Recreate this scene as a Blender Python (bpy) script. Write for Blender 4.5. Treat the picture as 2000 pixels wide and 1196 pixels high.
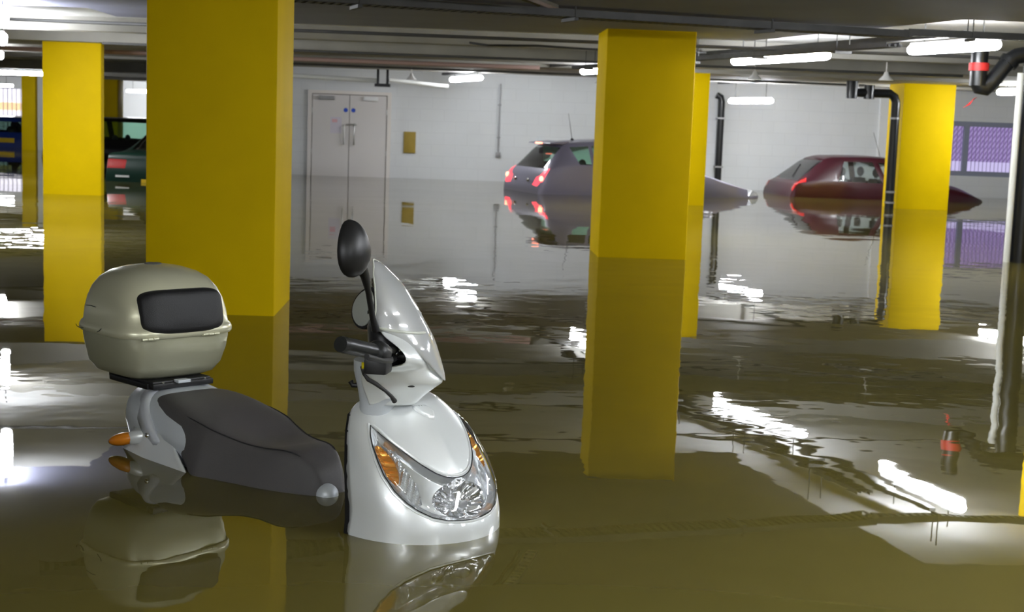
import bpy, bmesh, math, random
from mathutils import Vector, Matrix
from mathutils.geometry import delaunay_2d_cdt
random.seed(7)
for o in list(bpy.data.objects): bpy.data.objects.remove(o)
SC = bpy.context.scene
COL = SC.collection
# z = 0 is the flood water level, the garage floor is 0.6 m below it
FLOOR = -0.6
CEIL = 2.08
WALLY = 27.2
# ------------------------------------------------------------------ camera
F, YAW, PITCH, ROLL = 2840.0, 0.0427, 0.1255, 0.0354
cam = bpy.data.cameras.new('camera')
cam.sensor_width = 36.0
cam.lens = F / 2000 * 36
cam.clip_start = 0.05
cam.clip_end = 300
camo = bpy.data.objects.new('camera', cam)
COL.objects.link(camo)
f_ = Vector((math.sin(YAW) * math.cos(PITCH), math.cos(YAW) * math.cos(PITCH), -math.sin(PITCH)))
r_ = Vector((math.cos(YAW), -math.sin(YAW), 0))
u_ = r_.cross(f_)
c_, s_ = math.cos(ROLL), math.sin(ROLL)
r2, u2 = c_ * r_ + s_ * u_, c_ * u_ - s_ * r_
camo.matrix_world = Matrix(((r2.x, u2.x, -f_.x, 0), (r2.y, u2.y, -f_.y, 0), (r2.z, u2.z, -f_.z, 1.1), (0, 0, 0, 1)))
cam.dof.use_dof = True
cam.dof.focus_distance = 4.0
cam.dof.aperture_fstop = 9.0
SC.camera = camo
# ------------------------------------------------------------------ world and exposure
W = bpy.data.worlds.new('world')
SC.world = W
W.use_nodes = True
W.node_tree.nodes['Background'].inputs[0].default_value = (0.55, 0.6, 0.8, 1)
W.node_tree.nodes['Background'].inputs[1].default_value = 0.3
SC.view_settings.view_transform = 'Standard'
SC.view_settings.look = 'None'
SC.view_settings.exposure = 0.55
SC.view_settings.gamma = 1.0
SC.view_settings.use_curve_mapping = False
LAMP = 72.0      # strength of the fluorescent diffusers

# ------------------------------------------------------------------ materials
def srgb(r, g, b):
    def c(v):
        v /= 255
        return v / 12.92 if v <= 0.04045 else ((v + 0.055) / 1.055) ** 2.4
    return (c(r), c(g), c(b), 1)

def principled(name):
    m = bpy.data.materials.new(name)
    m.use_nodes = True
    return m, m.node_tree, m.node_tree.nodes['Principled BSDF']

def mat(name, col, rough=0.5, metal=0.0, coat=0.0, var=0.0, vscale=6.0, bump=0.0, bscale=60.0, emit=None, es=0.0, ior=1.45):
    m, nt, p = principled(name)
    p.inputs['Base Color'].default_value = col
    p.inputs['Roughness'].default_value = rough
    p.inputs['Metallic'].default_value = metal
    p.inputs['Coat Weight'].default_value = coat
    p.inputs['Coat Roughness'].default_value = 0.06
    p.inputs['IOR'].default_value = ior
    if emit:
        p.inputs['Emission Color'].default_value = emit
        p.inputs['Emission Strength'].default_value = es
    tc = nt.nodes.new('ShaderNodeTexCoord')
    if var > 0:
        n = nt.nodes.new('ShaderNodeTexNoise')
        n.inputs['Scale'].default_value = vscale
        n.inputs['Detail'].default_value = 5
        nt.links.new(tc.outputs['Object'], n.inputs['Vector'])
        r = nt.nodes.new('ShaderNodeMapRange')
        r.inputs['From Min'].default_value = 0.3
        r.inputs['From Max'].default_value = 0.7
        r.inputs['To Min'].default_value = 1 - var
        r.inputs['To Max'].default_value = 1 + var * 0.5
        nt.links.new(n.outputs['Fac'], r.inputs['Value'])
        mx = nt.nodes.new('ShaderNodeVectorMath')
        mx.operation = 'SCALE'
        mx.inputs[0].default_value = col[:3]
        nt.links.new(r.outputs[0], mx.inputs['Scale'])
        nt.links.new(mx.outputs[0], p.inputs['Base Color'])
    if bump > 0:
        n = nt.nodes.new('ShaderNodeTexNoise')
        n.inputs['Scale'].default_value = bscale
        n.inputs['Detail'].default_value = 3
        nt.links.new(tc.outputs['Object'], n.inputs['Vector'])
        b = nt.nodes.new('ShaderNodeBump')
        b.inputs['Strength'].default_value = bump
        b.inputs['Distance'].default_value = 0.005
        nt.links.new(n.outputs['Fac'], b.inputs['Height'])
        nt.links.new(b.outputs[0], p.inputs['Normal'])
    return m

def clear(name, tint=(1, 1, 1, 1), refl=0.12, solid=None, solidfac=0.0, rough=0.03):
    """clear plastic or glass: see-through with a fresnel gloss, optionally part cloudy"""
    m = bpy.data.materials.new(name)
    m.use_nodes = True
    nt = m.node_tree
    nt.nodes.clear()
    out = nt.nodes.new('ShaderNodeOutputMaterial')
    t = nt.nodes.new('ShaderNodeBsdfTransparent')
    t.inputs[0].default_value = tint
    g = nt.nodes.new('ShaderNodeBsdfGlossy')
    g.inputs['Roughness'].default_value = rough
    lw = nt.nodes.new('ShaderNodeLayerWeight')
    lw.inputs['Blend'].default_value = 0.35
    r = nt.nodes.new('ShaderNodeMapRange')
    r.inputs['To Min'].default_value = refl
    r.inputs['To Max'].default_value = 0.9
    nt.links.new(lw.outputs['Fresnel'], r.inputs['Value'])
    mx = nt.nodes.new('ShaderNodeMixShader')
    nt.links.new(r.outputs[0], mx.inputs[0])
    base = t
    if solid:
        d = nt.nodes.new('ShaderNodeBsdfDiffuse')
        d.inputs[0].default_value = solid
        m2 = nt.nodes.new('ShaderNodeMixShader')
        m2.inputs[0].default_value = solidfac
        nt.links.new(t.outputs[0], m2.inputs[1])
        nt.links.new(d.outputs[0], m2.inputs[2])
        base = m2
    nt.links.new(base.outputs[0], mx.inputs[1])
    nt.links.new(g.outputs[0], mx.inputs[2])
    nt.links.new(mx.outputs[0], out.inputs[0])
    return m

def wall_mat(name, col, bw=0.44, bh=0.215):
    """painted blockwork: faint courses in a matt white paint"""
    m, nt, p = principled(name)
    tc = nt.nodes.new('ShaderNodeTexCoord')
    mp = nt.nodes.new('ShaderNodeMapping')
    mp.inputs['Rotation'].default_value = (math.pi / 2, 0, 0)
    br = nt.nodes.new('ShaderNodeTexBrick')
    br.inputs['Scale'].default_value = 1
    br.inputs['Brick Width'].default_value = bw
    br.inputs['Row Height'].default_value = bh
    br.inputs['Mortar Size'].default_value = 0.008
    br.inputs['Mortar Smooth'].default_value = 0.4
    br.inputs['Color1'].default_value = col
    br.inputs['Color2'].default_value = tuple(c * 0.985 for c in col[:3]) + (1,)
    br.inputs['Mortar'].default_value = tuple(c * 0.94 for c in col[:3]) + (1,)
    nt.links.new(tc.outputs['Object'], mp.inputs[0])
    nt.links.new(mp.outputs[0], br.inputs['Vector'])
    n = nt.nodes.new('ShaderNodeTexNoise')
    n.inputs['Scale'].default_value = 0.7
    n.inputs['Detail'].default_value = 6
    nt.links.new(tc.outputs['Object'], n.inputs['Vector'])
    mx = nt.nodes.new('ShaderNodeMixRGB')
    mx.blend_type = 'MULTIPLY'
    mx.inputs[0].default_value = 0.25
    nt.links.new(br.outputs['Color'], mx.inputs[1])
    nt.links.new(n.outputs['Fac'], mx.inputs[2])
    nt.links.new(mx.outputs[0], p.inputs['Base Color'])
    p.inputs['Roughness'].default_value = 0.7
    return m

def water_mat():
    m, nt, p = principled('flood_water')
    p.inputs['Base Color'].default_value = (0.105, 0.088, 0.022, 1)
    p.inputs['Roughness'].default_value = 0.012
    p.inputs['IOR'].default_value = 1.36
    tc = nt.nodes.new('ShaderNodeTexCoord')
    def noise(scale, sx, sy, detail, w=0):
        mp = nt.nodes.new('ShaderNodeMapping')
        mp.inputs['Scale'].default_value = (sx, sy, 1)
        mp.inputs['Location'].default_value = (w, w * 1.7, w)
        n = nt.nodes.new('ShaderNodeTexNoise')
        n.inputs['Scale'].default_value = scale
        n.inputs['Detail'].default_value = detail
        n.inputs['Roughness'].default_value = 0.45
        nt.links.new(tc.outputs['Object'], mp.inputs[0])
        nt.links.new(mp.outputs[0], n.inputs['Vector'])
        return n
    a = noise(0.7, 1, 1, 2, 3)
    b = noise(3.2, 1, 1.2, 2, 9)
    gate = noise(0.5, 1, 1, 1, 21)
    gr = nt.nodes.new('ShaderNodeMapRange')
    gr.inputs['From Min'].default_value = 0.45
    gr.inputs['From Max'].default_value = 0.65
    gr.inputs['To Min'].default_value = 0.1
    nt.links.new(gate.outputs['Fac'], gr.inputs['Value'])
    mul = nt.nodes.new('ShaderNodeMath'); mul.operation = 'MULTIPLY'
    nt.links.new(b.outputs['Fac'], mul.inputs[0])
    nt.links.new(gr.outputs[0], mul.inputs[1])
    b1 = nt.nodes.new('ShaderNodeBump'); b1.inputs['Distance'].default_value = 0.005; b1.inputs['Strength'].default_value = 1
    nt.links.new(a.outputs['Fac'], b1.inputs['Height'])
    b2 = nt.nodes.new('ShaderNodeBump'); b2.inputs['Distance'].default_value = 0.002; b2.inputs['Strength'].default_value = 1
    nt.links.new(mul.outputs[0], b2.inputs['Height'])
    nt.links.new(b1.outputs[0], b2.inputs['Normal'])
    nt.links.new(b2.outputs[0], p.inputs['Normal'])
    # silt: slow drift in the water's own colour
    s = noise(0.35, 1, 1, 4, 40)
    cr = nt.nodes.new('ShaderNodeMixRGB')
    cr.inputs[1].default_value = (0.115, 0.095, 0.018, 1)
    cr.inputs[2].default_value = (0.085, 0.072, 0.022, 1)
    nt.links.new(s.outputs['Fac'], cr.inputs[0])
    nt.links.new(cr.outputs[0], p.inputs['Base Color'])
    return m

def emis(name, col, s):
    return mat(name, (0.8, 0.8, 0.8, 1), 0.4, emit=col, es=s)

M = {}
M['yellow'] = mat('yellow_paint', (0.86, 0.59, 0.0, 1), 0.6, var=0.05, vscale=2.5, bump=0.12, bscale=45)
M['yellow'].node_tree.nodes['Principled BSDF'].inputs['Specular IOR Level'].default_value = 0.1
M['wall'] = wall_mat('white_blockwork', (0.80, 0.82, 0.84, 1))
M['wall_plain'] = mat('white_plaster', (0.78, 0.79, 0.8, 1), 0.8, var=0.04, vscale=1)
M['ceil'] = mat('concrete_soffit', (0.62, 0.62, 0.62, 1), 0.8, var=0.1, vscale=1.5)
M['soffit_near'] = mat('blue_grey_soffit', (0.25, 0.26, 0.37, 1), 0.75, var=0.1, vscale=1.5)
M['beam'] = mat('concrete_beam', (0.34, 0.33, 0.30, 1), 0.7, var=0.15, vscale=2)
M['floor'] = mat('concrete_floor', (0.2, 0.19, 0.17, 1), 0.8, var=0.1)
M['water'] = water_mat()
M['door'] = mat('door_paint', (0.72, 0.69, 0.68, 1), 0.5)
M['doorframe'] = mat('door_frame_paint', (0.78, 0.74, 0.71, 1), 0.5)
M['gap'] = mat('door_gap', (0.25, 0.22, 0.2, 1), 0.8)
M['steel'] = mat('brushed_steel', (0.55, 0.56, 0.55, 1), 0.3, metal=0.9)
M['galv'] = mat('galvanised_steel', (0.32, 0.32, 0.33, 1), 0.45, metal=0.6, var=0.15)
M['galvdark'] = mat('dusty_steel', (0.10, 0.10, 0.10, 1), 0.6, metal=0.3, var=0.2)
M['whiteplastic'] = mat('white_plastic', (0.8, 0.8, 0.8, 1), 0.4)
M['lamp'] = emis('lamp_diffuser', (0.93, 0.96, 1.0, 1), LAMP)
M['lamp_dim'] = emis('dim_lamp_diffuser', (0.93, 0.96, 1.0, 1), LAMP * 0.55)  # same tube turned down where the walls came out too bright
M['lamp_bright'] = emis('bright_lamp_diffuser', (0.93, 0.96, 1.0, 1), LAMP * 1.5)  # same tube turned up to brighten columns and scooter
M['blue_sign'] = mat('blue_sign', (0.02, 0.08, 0.55, 1), 0.4)
M['board'] = mat('mustard_board', (0.35, 0.24, 0.035, 1), 0.6, var=0.1, vscale=8)
M['paper'] = mat('notice_paper', (0.68, 0.64, 0.72, 1), 0.8)
M['pink'] = mat('pink_ink', (0.75, 0.45, 0.5, 1), 0.8)
M['blackpipe'] = mat('black_pipe_plastic', (0.006, 0.007, 0.009, 1), 0.35, coat=0.1)
M['red'] = mat('red_collar', (0.45, 0.02, 0.02, 1), 0.5)
M['copper'] = mat('copper_pipe', (0.36, 0.24, 0.21, 1), 0.6, metal=0.0)
M['palepipe'] = mat('pale_conduit', (0.8, 0.82, 0.8, 1), 0.4)
# scooter
M['silver'] = mat('silver_paint', (0.82, 0.85, 0.85, 1), 0.32, metal=0.35, coat=0.7)
M['silver_dull'] = mat('silver_grey_plastic', (0.60, 0.64, 0.68, 1), 0.42, metal=0.2, coat=0.2)
M['champagne'] = mat('champagne_paint', (0.70, 0.69, 0.50, 1), 0.32, metal=0.4, coat=0.5)
M['champagne_low'] = mat('champagne_base_plastic', (0.46, 0.46, 0.33, 1), 0.38, metal=0.4, coat=0.2)
M['blackplastic'] = mat('black_plastic', (0.008, 0.008, 0.009, 1), 0.42)
M['pad'] = mat('black_padded_vinyl', (0.009, 0.009, 0.010, 1), 0.5, bump=0.2, bscale=350)
M['seatv'] = mat('seat_vinyl', (0.075, 0.070, 0.070, 1), 0.5, bump=0.25, bscale=400)
M['seatside'] = mat('seat_side_vinyl', (0.022, 0.022, 0.024, 1), 0.5, bump=0.2, bscale=300)
M['rubber'] = mat('rubber', (0.02, 0.02, 0.02, 1), 0.6)
M['grip'] = mat('ribbed_rubber', (0.014, 0.015, 0.015, 1), 0.33)
M['chrome'] = mat('chrome', (0.85, 0.85, 0.87, 1), 0.1, metal=1.0)
M['reflector'] = mat('reflector_silver', (0.85, 0.86, 0.88, 1), 0.2, metal=0.75)
M['amber'] = mat('amber_plastic', (0.62, 0.20, 0.012, 1), 0.15, coat=1.0)
M['amber_bulb'] = mat('amber_reflector', (0.75, 0.33, 0.05, 1), 0.2, metal=0.5)
M['mirrorglass'] = mat('mirror_glass', (0.75, 0.78, 0.70, 1), 0.3, metal=0.7)
M['lens'] = clear('headlamp_lens', (0.96, 0.98, 0.98, 1), 0.07)
M['screen'] = clear('smoked_windscreen', (0.8, 0.8, 0.8, 1), 0.2, (0.75, 0.77, 0.77, 1), 0.62, 0.08)
M['yel_btn'] = mat('yellow_button', (0.8, 0.65, 0.0, 1), 0.4)
M['redvinyl'] = mat('red_trim', (0.6, 0.12, 0.08, 1), 0.4)
# cars
M['carglass'] = clear('car_glass', (0.62, 0.85, 0.74, 1), 0.08)
M['carglass_dark'] = clear('dark_car_glass', (0.25, 0.28, 0.28, 1), 0.12)
M['cargrey'] = mat('grey_car_paint', (0.20, 0.19, 0.27, 1), 0.35, metal=0.15, coat=0.4)
M['carred'] = mat('maroon_car_paint', (0.032, 0.0015, 0.007, 1), 0.35, coat=0.2)
M['cargreen'] = mat('dark_green_car_paint', (0.004, 0.028, 0.018, 1), 0.35, coat=0.15)
M['carblack'] = mat('black_car_paint', (0.008, 0.008, 0.012, 1), 0.25, coat=1.0)
M['carblue'] = mat('blue_car_paint', (0.006, 0.03, 0.22, 1), 0.3, coat=1.0)
M['trim'] = mat('black_trim', (0.01, 0.01, 0.01, 1), 0.5)
M['upholstery'] = mat('grey_upholstery', (0.12, 0.12, 0.13, 1), 0.9)
M['tail'] = mat('tail_lamp_red', (0.45, 0.01, 0.01, 1), 0.2, coat=1.0)
M['tail_on'] = mat('tail_lamp_lit', (0.6, 0.02, 0.03, 1), 0.3, emit=(1.0, 0.06, 0.09, 1), es=1.3)
M['tail_core'] = mat('tail_bulb_lit', (0.9, 0.3, 0.2, 1), 0.3, emit=(1.0, 0.25, 0.15, 1), es=3.5)
M['tail_amber'] = mat('tail_lamp_amber', (0.6, 0.2, 0.01, 1), 0.2, coat=1.0)
M['headlamp'] = mat('headlamp_clear', (0.8, 0.82, 0.85, 1), 0.15, metal=0.6, coat=1.0)
M['plate'] = mat('yellow_number_plate', (0.75, 0.5, 0.02, 1), 0.5)
M['hiviz'] = mat('lime_sticker', (0.6, 0.9, 0.02, 1), 0.5)

# ------------------------------------------------------------------ mesh helpers
def link(o, parent=None):
    COL.objects.link(o)
    if parent: o.parent = parent
    return o

def tag(o, label=None, cat=None, group=None, kind=None):
    if label: o['label'] = label
    if cat: o['category'] = cat
    if group: o['group'] = group
    if kind: o['kind'] = kind
    return o

def empty(name, loc=(0, 0, 0), rz=0, label=None, cat=None, group=None):
    o = bpy.data.objects.new(name, None)
    COL.objects.link(o)
    o.location = loc
    o.rotation_euler = (0, 0, rz)
    o.empty_display_size = 0.1
    return tag(o, label, cat, group)

class MB:
    def __init__(s): s.v = []; s.f = []; s.mi = []
    def add(s, vs, fs, mi=0):
        b = len(s.v)
        s.v += [tuple(v) for v in vs]
        s.f += [tuple(i + b for i in f) for f in fs]
        s.mi += [mi] * len(fs)
        return s
    def box(s, x0, x1, y0, y1, z0, z1, mi=0, M_=None):
        vs = [Vector((x, y, z)) for x in (x0, x1) for y in (y0, y1) for z in (z0, z1)]
        if M_: vs = [M_ @ v for v in vs]
        return s.add(vs, [(0, 1, 3, 2), (4, 6, 7, 5), (0, 4, 5, 1), (2, 3, 7, 6), (0, 2, 6, 4), (1, 5, 7, 3)], mi)
    def tube(s, pts, rad, n=12, cap=True, mi=0):
        pts = [Vector(p) for p in pts]
        if not hasattr(rad, '__len__'): rad = [rad] * len(pts)
        t0 = (pts[1] - pts[0]).normalized()
        up = Vector((0, 0, 1)) if abs(t0.z) < 0.9 else Vector((1, 0, 0))
        nx = t0.cross(up).normalized()
        vs = []
        for i, p in enumerate(pts):
            a = pts[max(i - 1, 0)]; b = pts[min(i + 1, len(pts) - 1)]
            t = (b - a).normalized()
            nx = (nx - t * nx.dot(t)).normalized()
            ny = t.cross(nx)
            for k in range(n):
                an = 2 * math.pi * k / n
                vs.append(p + (nx * math.cos(an) + ny * math.sin(an)) * rad[i])
        fs = [(i * n + k, i * n + (k + 1) % n, (i + 1) * n + (k + 1) % n, (i + 1) * n + k) for i in range(len(pts) - 1) for k in range(n)]
        if cap:
            fs += [tuple(range(n - 1, -1, -1)), tuple((len(pts) - 1) * n + k for k in range(n))]
        return s.add(vs, fs, mi)
    def rings(s, rings, closed=True, cap=True, mi=0):
        n = len(rings[0])
        vs = [p for r in rings for p in r]
        fs = []
        for i in range(len(rings) - 1):
            for k in range(n if closed else n - 1):
                fs.append((i * n + k, i * n + (k + 1) % n, (i + 1) * n + (k + 1) % n, (i + 1) * n + k))
        if cap:
            fs += [tuple(range(n - 1, -1, -1)), tuple((len(rings) - 1) * n + k for k in range(n))]
        return s.add(vs, fs, mi)
    def ellipsoid(s, c, r, nu=20, nv=12, mi=0, R=None):
        c = Vector(c); rg = []
        for i in range(1, nv):
            th = math.pi * i / nv
            ring = []
            for k in range(nu):
                ph = 2 * math.pi * k / nu
                v = Vector((r[0] * math.sin(th) * math.cos(ph), r[1] * math.sin(th) * math.sin(ph), r[2] * math.cos(th)))
                ring.append(c + (R @ v if R else v))
            rg.append(ring)
        top = c + (R @ Vector((0, 0, r[2])) if R else Vector((0, 0, r[2])))
        bot = c + (R @ Vector((0, 0, -r[2])) if R else Vector((0, 0, -r[2])))
        b = len(s.v)
        s.rings(rg, True, False, mi)
        s.v += [tuple(top), tuple(bot)]
        m = (nv - 1) * nu
        for k in range(nu):
            s.f.append((b + m, b + k, b + (k + 1) % nu)); s.mi.append(mi)
            s.f.append((b + m + 1, b + (nv - 2) * nu + (k + 1) % nu, b + (nv - 2) * nu + k)); s.mi.append(mi)
        return s
    def islands(s):
        par = list(range(len(s.v)))
        def fd(i):
            while par[i] != i: par[i] = par[par[i]]; i = par[i]
            return i
        for f in s.f:
            a = fd(f[0])
            for i in f[1:]: par[fd(i)] = a
        grp = {}
        for f in s.f: grp.setdefault(fd(f[0]), []).append(f)
        out = []
        for fs_ in grp.values():
            mb = MB(); mp = {}
            for f in fs_:
                for i in f:
                    if i not in mp: mp[i] = len(mb.v); mb.v.append(s.v[i])
                mb.f.append(tuple(mp[i] for i in f)); mb.mi.append(0)
            out.append(mb)
        return out
    def build(s, name, mats, parent=None, smooth=True, bevel=0, angle=40, solid=0, loc=None, rot=None, flip=True, sub=0, weld=True):
        me = bpy.data.meshes.new(name)
        me.from_pydata(s.v, [], s.f)
        if not isinstance(mats, (list, tuple)): mats = [mats]
        for m in mats: me.materials.append(m)
        me.polygons.foreach_set('material_index', s.mi)
        bm = bmesh.new(); bm.from_mesh(me)
        if weld: bmesh.ops.remove_doubles(bm, verts=bm.verts, dist=1e-5)
        if flip: bmesh.ops.recalc_face_normals(bm, faces=bm.faces)
        if bevel:
            bmesh.ops.bevel(bm, geom=[e for e in bm.edges if e.is_manifold and e.calc_face_angle(0) > 0.6], offset=bevel, segments=2, profile=0.6, affect='EDGES')
        bm.to_mesh(me); bm.free()
        if smooth:
            me.shade_smooth()
            me.set_sharp_from_angle(angle=math.radians(angle))
        o = bpy.data.objects.new(name, me)
        link(o, parent)
        if loc: o.location = loc
        if rot: o.rotation_euler = rot
        if sub:
            md = o.modifiers.new('sub', 'SUBSURF'); md.levels = sub; md.render_levels = sub
        if solid:
            md = o.modifiers.new('thick', 'SOLIDIFY'); md.thickness = solid; md.offset = -1
        return o

def lerp(a, b, t): return a + (b - a) * t

def curve(pts):
    """monotone-ish cubic through (t, value) pairs"""
    ts = [p[0] for p in pts]; vs = [p[1] for p in pts]; n = len(ts)
    d = [(vs[i + 1] - vs[i]) / (ts[i + 1] - ts[i]) for i in range(n - 1)]
    m = [d[0]] + [(d[i - 1] + d[i]) / 2 if d[i - 1] * d[i] > 0 else 0 for i in range(1, n - 1)] + [d[-1]]
    for i in range(n - 1):
        if d[i] == 0: m[i] = m[i + 1] = 0
        else:
            a, b = m[i] / d[i], m[i + 1] / d[i]
            q = a * a + b * b
            if q > 9:
                k = 3 / math.sqrt(q); m[i] = k * a * d[i]; m[i + 1] = k * b * d[i]
    def f(t):
        if t <= ts[0]: return vs[0]
        if t >= ts[-1]: return vs[-1]
        for i in range(n - 1):
            if t <= ts[i + 1]:
                h = ts[i + 1] - ts[i]; s = (t - ts[i]) / h
                return (2 * s**3 - 3 * s * s + 1) * vs[i] + (s**3 - 2 * s * s + s) * h * m[i] + (-2 * s**3 + 3 * s * s) * vs[i + 1] + (s**3 - s * s) * h * m[i + 1]
    return f

def inside(p, poly):
    x, y = p; c = False; n = len(poly)
    for i in range(n):
        x1, y1 = poly[i]; x2, y2 = poly[(i + 1) % n]
        if (y1 > y) != (y2 > y) and x < (x2 - x1) * (y - y1) / (y2 - y1) + x1: c = not c
    return c

def patch(S, us, vs, regions=None):
    """grid over us x vs mapped by S(u, v), cut exactly along the polygons of regions.
    returns {region or 'base': MB}"""
    regions = regions or {}
    pts = [(u, v) for u in us for v in vs]
    nv = len(vs)
    polys = []
    edges = []
    for i in range(len(us) - 1):
        edges += [(i * nv, (i + 1) * nv), (i * nv + nv - 1, (i + 1) * nv + nv - 1)]
    for j in range(nv - 1):
        edges += [(j, j + 1), ((len(us) - 1) * nv + j, (len(us) - 1) * nv + j + 1)]
    allpoly = [(k, p) for k, ps in regions.items() for p in ps]
    for k, p in allpoly:
        b = len(pts)
        pts += list(p)
        edges += [(b + i, b + (i + 1) % len(p)) for i in range(len(p))]
    us_, vs_ = (us[-1] - us[0]) or 1, (vs[-1] - vs[0]) or 1
    r = delaunay_2d_cdt([Vector(p) for p in pts], edges, [], 0, 1e-5)
    V, Fc = r[0], r[2]
    out = {}
    P3 = [S(v.x, v.y) for v in V]
    for f in Fc:
        cx = sum(V[i].x for i in f) / 3; cy = sum(V[i].y for i in f) / 3
        key = 'base'
        for k, p in allpoly:
            if inside((cx, cy), p): key = k; break
        mb = out.setdefault(key, (MB(), {}))
        ids = []
        for i in f:
            if i not in mb[1]:
                mb[1][i] = len(mb[0].v); mb[0].v.append(tuple(P3[i]))
            ids.append(mb[1][i])
        mb[0].f.append(tuple(ids)); mb[0].mi.append(0)
    return {k: m[0] for k, m in out.items()}

def lin(a, b, n): return [a + (b - a) * i / (n - 1) for i in range(n)]

def arc_poly(pts, n=6, closed=True):
    """Catmull-Rom smooth of a closed polygon"""
    P = [Vector(p) for p in pts]; N = len(P); out = []
    for i in range(N):
        p0, p1, p2, p3 = P[i - 1], P[i], P[(i + 1) % N], P[(i + 2) % N]
        for k in range(n):
            t = k / n
            out.append(tuple(0.5 * ((2 * p1) + (-p0 + p2) * t + (2 * p0 - 5 * p1 + 4 * p2 - p3) * t * t + (-p0 + 3 * p1 - 3 * p2 + p3) * t**3)))
    return out

def structure(o): o['kind'] = 'structure'; return o
def boxobj(name, x0, x1, y0, y1, z0, z1, m, parent=None, bevel=0.0, **k):
    return MB().box(x0, x1, y0, y1, z0, z1).build(name, m, parent, smooth=bevel > 0, bevel=bevel, **k)

# ================================================================== THE ROOM
structure(boxobj('floor', -18, 14, -5, 50, FLOOR - 0.2, FLOOR, M['floor']))
structure(boxobj('ceiling', -18, 14, -5, 50, CEIL, CEIL + 0.25, M['ceil']))
# back wall with a barred opening on the right
OX0, OX1, OZ0, OZ1 = 9.15, 10.75, 0.40, 1.42
wb = MB()
for x0, x1, z0, z1 in ((-3.9, OX0, FLOOR, CEIL), (OX1, 14, FLOOR, CEIL), (OX0, OX1, FLOOR, OZ0), (OX0, OX1, OZ1, CEIL)):
    wb.box(x0, x1, WALLY, WALLY + 0.25, z0, z1)
structure(wb.build('wall_back', M['wall'], smooth=False))
structure(boxobj('wall_return', -3.9, -3.65, WALLY + 0.25, 48, FLOOR, CEIL, M['wall_plain']))
LX0, LX1, LZ0, LZ1 = -17.6, -13.2, 0.2, 1.62
wf = MB()
for x0, x1, z0, z1 in ((-18, LX0, FLOOR, CEIL), (LX1, -3.65, FLOOR, CEIL), (LX0, LX1, FLOOR, LZ0), (LX0, LX1, LZ1, CEIL)):
    wf.box(x0, x1, 48, 48.25, z0, z1)
structure(wf.build('wall_far', M['wall_plain'], smooth=False))
structure(boxobj('wall_left', -18.25, -18, -5, 50, FLOOR, CEIL, M['wall_plain']))
structure(boxobj('wall_right', 14, 14.25, -5, WALLY + 0.25, FLOOR, CEIL, M['wall_plain']))
structure(boxobj('wall_front', -18, 14, -5.25, -5, FLOOR, CEIL, M['wall_plain']))
structure(boxobj('trim_1', 7.92, 8.6, WALLY - 0.05, WALLY, FLOOR, CEIL, M['wall_plain']))

# water
wmesh = MB().add([(-18, -5, 0), (14, -5, 0), (14, 48, 0), (-18, 48, 0)], [(0, 1, 2, 3)])
w = wmesh.build('flood_water', M['water'], smooth=False)
tag(w, 'murky olive brown flood water covering the whole garage floor', 'water', kind='stuff')

# downstand beams across the soffit
SOF = 1.90
for i, (y0, y1, zb) in enumerate(((16.2, 16.5, 1.93), (18.3, 19.7, SOF), (20.9, 22.9, SOF), (24.4, 24.9, 1.91), (32, 32.6, 1.88), (36.4, 37.6, 1.88), (40.2, 41.5, 1.88))):
    o = boxobj('trim_%d' % (i + 2), -17.95, 13.95 if y1 < 27 else -3.95, y0, y1, zb, CEIL, M['beam'])
    structure(o)
# dropped soffit over the near bays, its right edge runs along the lamp row
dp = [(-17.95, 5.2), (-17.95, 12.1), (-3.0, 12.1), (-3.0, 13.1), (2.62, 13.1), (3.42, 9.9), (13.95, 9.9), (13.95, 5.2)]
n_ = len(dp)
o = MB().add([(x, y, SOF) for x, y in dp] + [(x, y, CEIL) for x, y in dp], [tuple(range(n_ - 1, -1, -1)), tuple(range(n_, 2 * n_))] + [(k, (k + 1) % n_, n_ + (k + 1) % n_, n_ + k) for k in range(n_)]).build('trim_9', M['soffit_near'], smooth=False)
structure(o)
# columns
def column(x0, x1, y0, y1, label):
    o = boxobj('column', x0, x1, y0, y1, FLOOR, CEIL, M['yellow'], bevel=0.014)
    tag(o, label, 'column', 'yellow painted concrete columns')
column(-1.665, -0.965, 7.95, 8.72, 'big yellow square column in the foreground, behind the top box of the scooter')
column(1.23, 1.975, 12.18, 12.95, 'yellow square column in front of the grey hatchback, right of the scooter')
column(-5.18, -4.45, 18.6, 18.76, 'bright yellow square column between the blue car and the dark green car')
column(6.76, 7.56, 22.0, 22.75, 'yellow square column by the black drainpipe, hiding the bonnet of the maroon car')
column(2.9, 3.63, 21.0, 21.7, 'yellow column half hidden behind the column in front of the grey hatchback')
column(4.93, 5.6, 11.3, 12.0, 'yellow column just beyond the right edge, seen only as a reflection')
column(-10.76, -10.42, 36.8, 37.15, 'thin far yellow column beside the blue car')
column(-10.2, -9.25, 40.5, 41.2, 'far yellow column behind the black estate car')
tag(boxobj('pale_column_side', -10.40, -10.22, 36.9, 37.1, FLOOR, CEIL, M['palepipe'], bevel=0.01), 'pale box put in as the light side face of the thin far yellow column', 'pale_column_side')  # pale box added for the bright, reflecting side of the column

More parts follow.
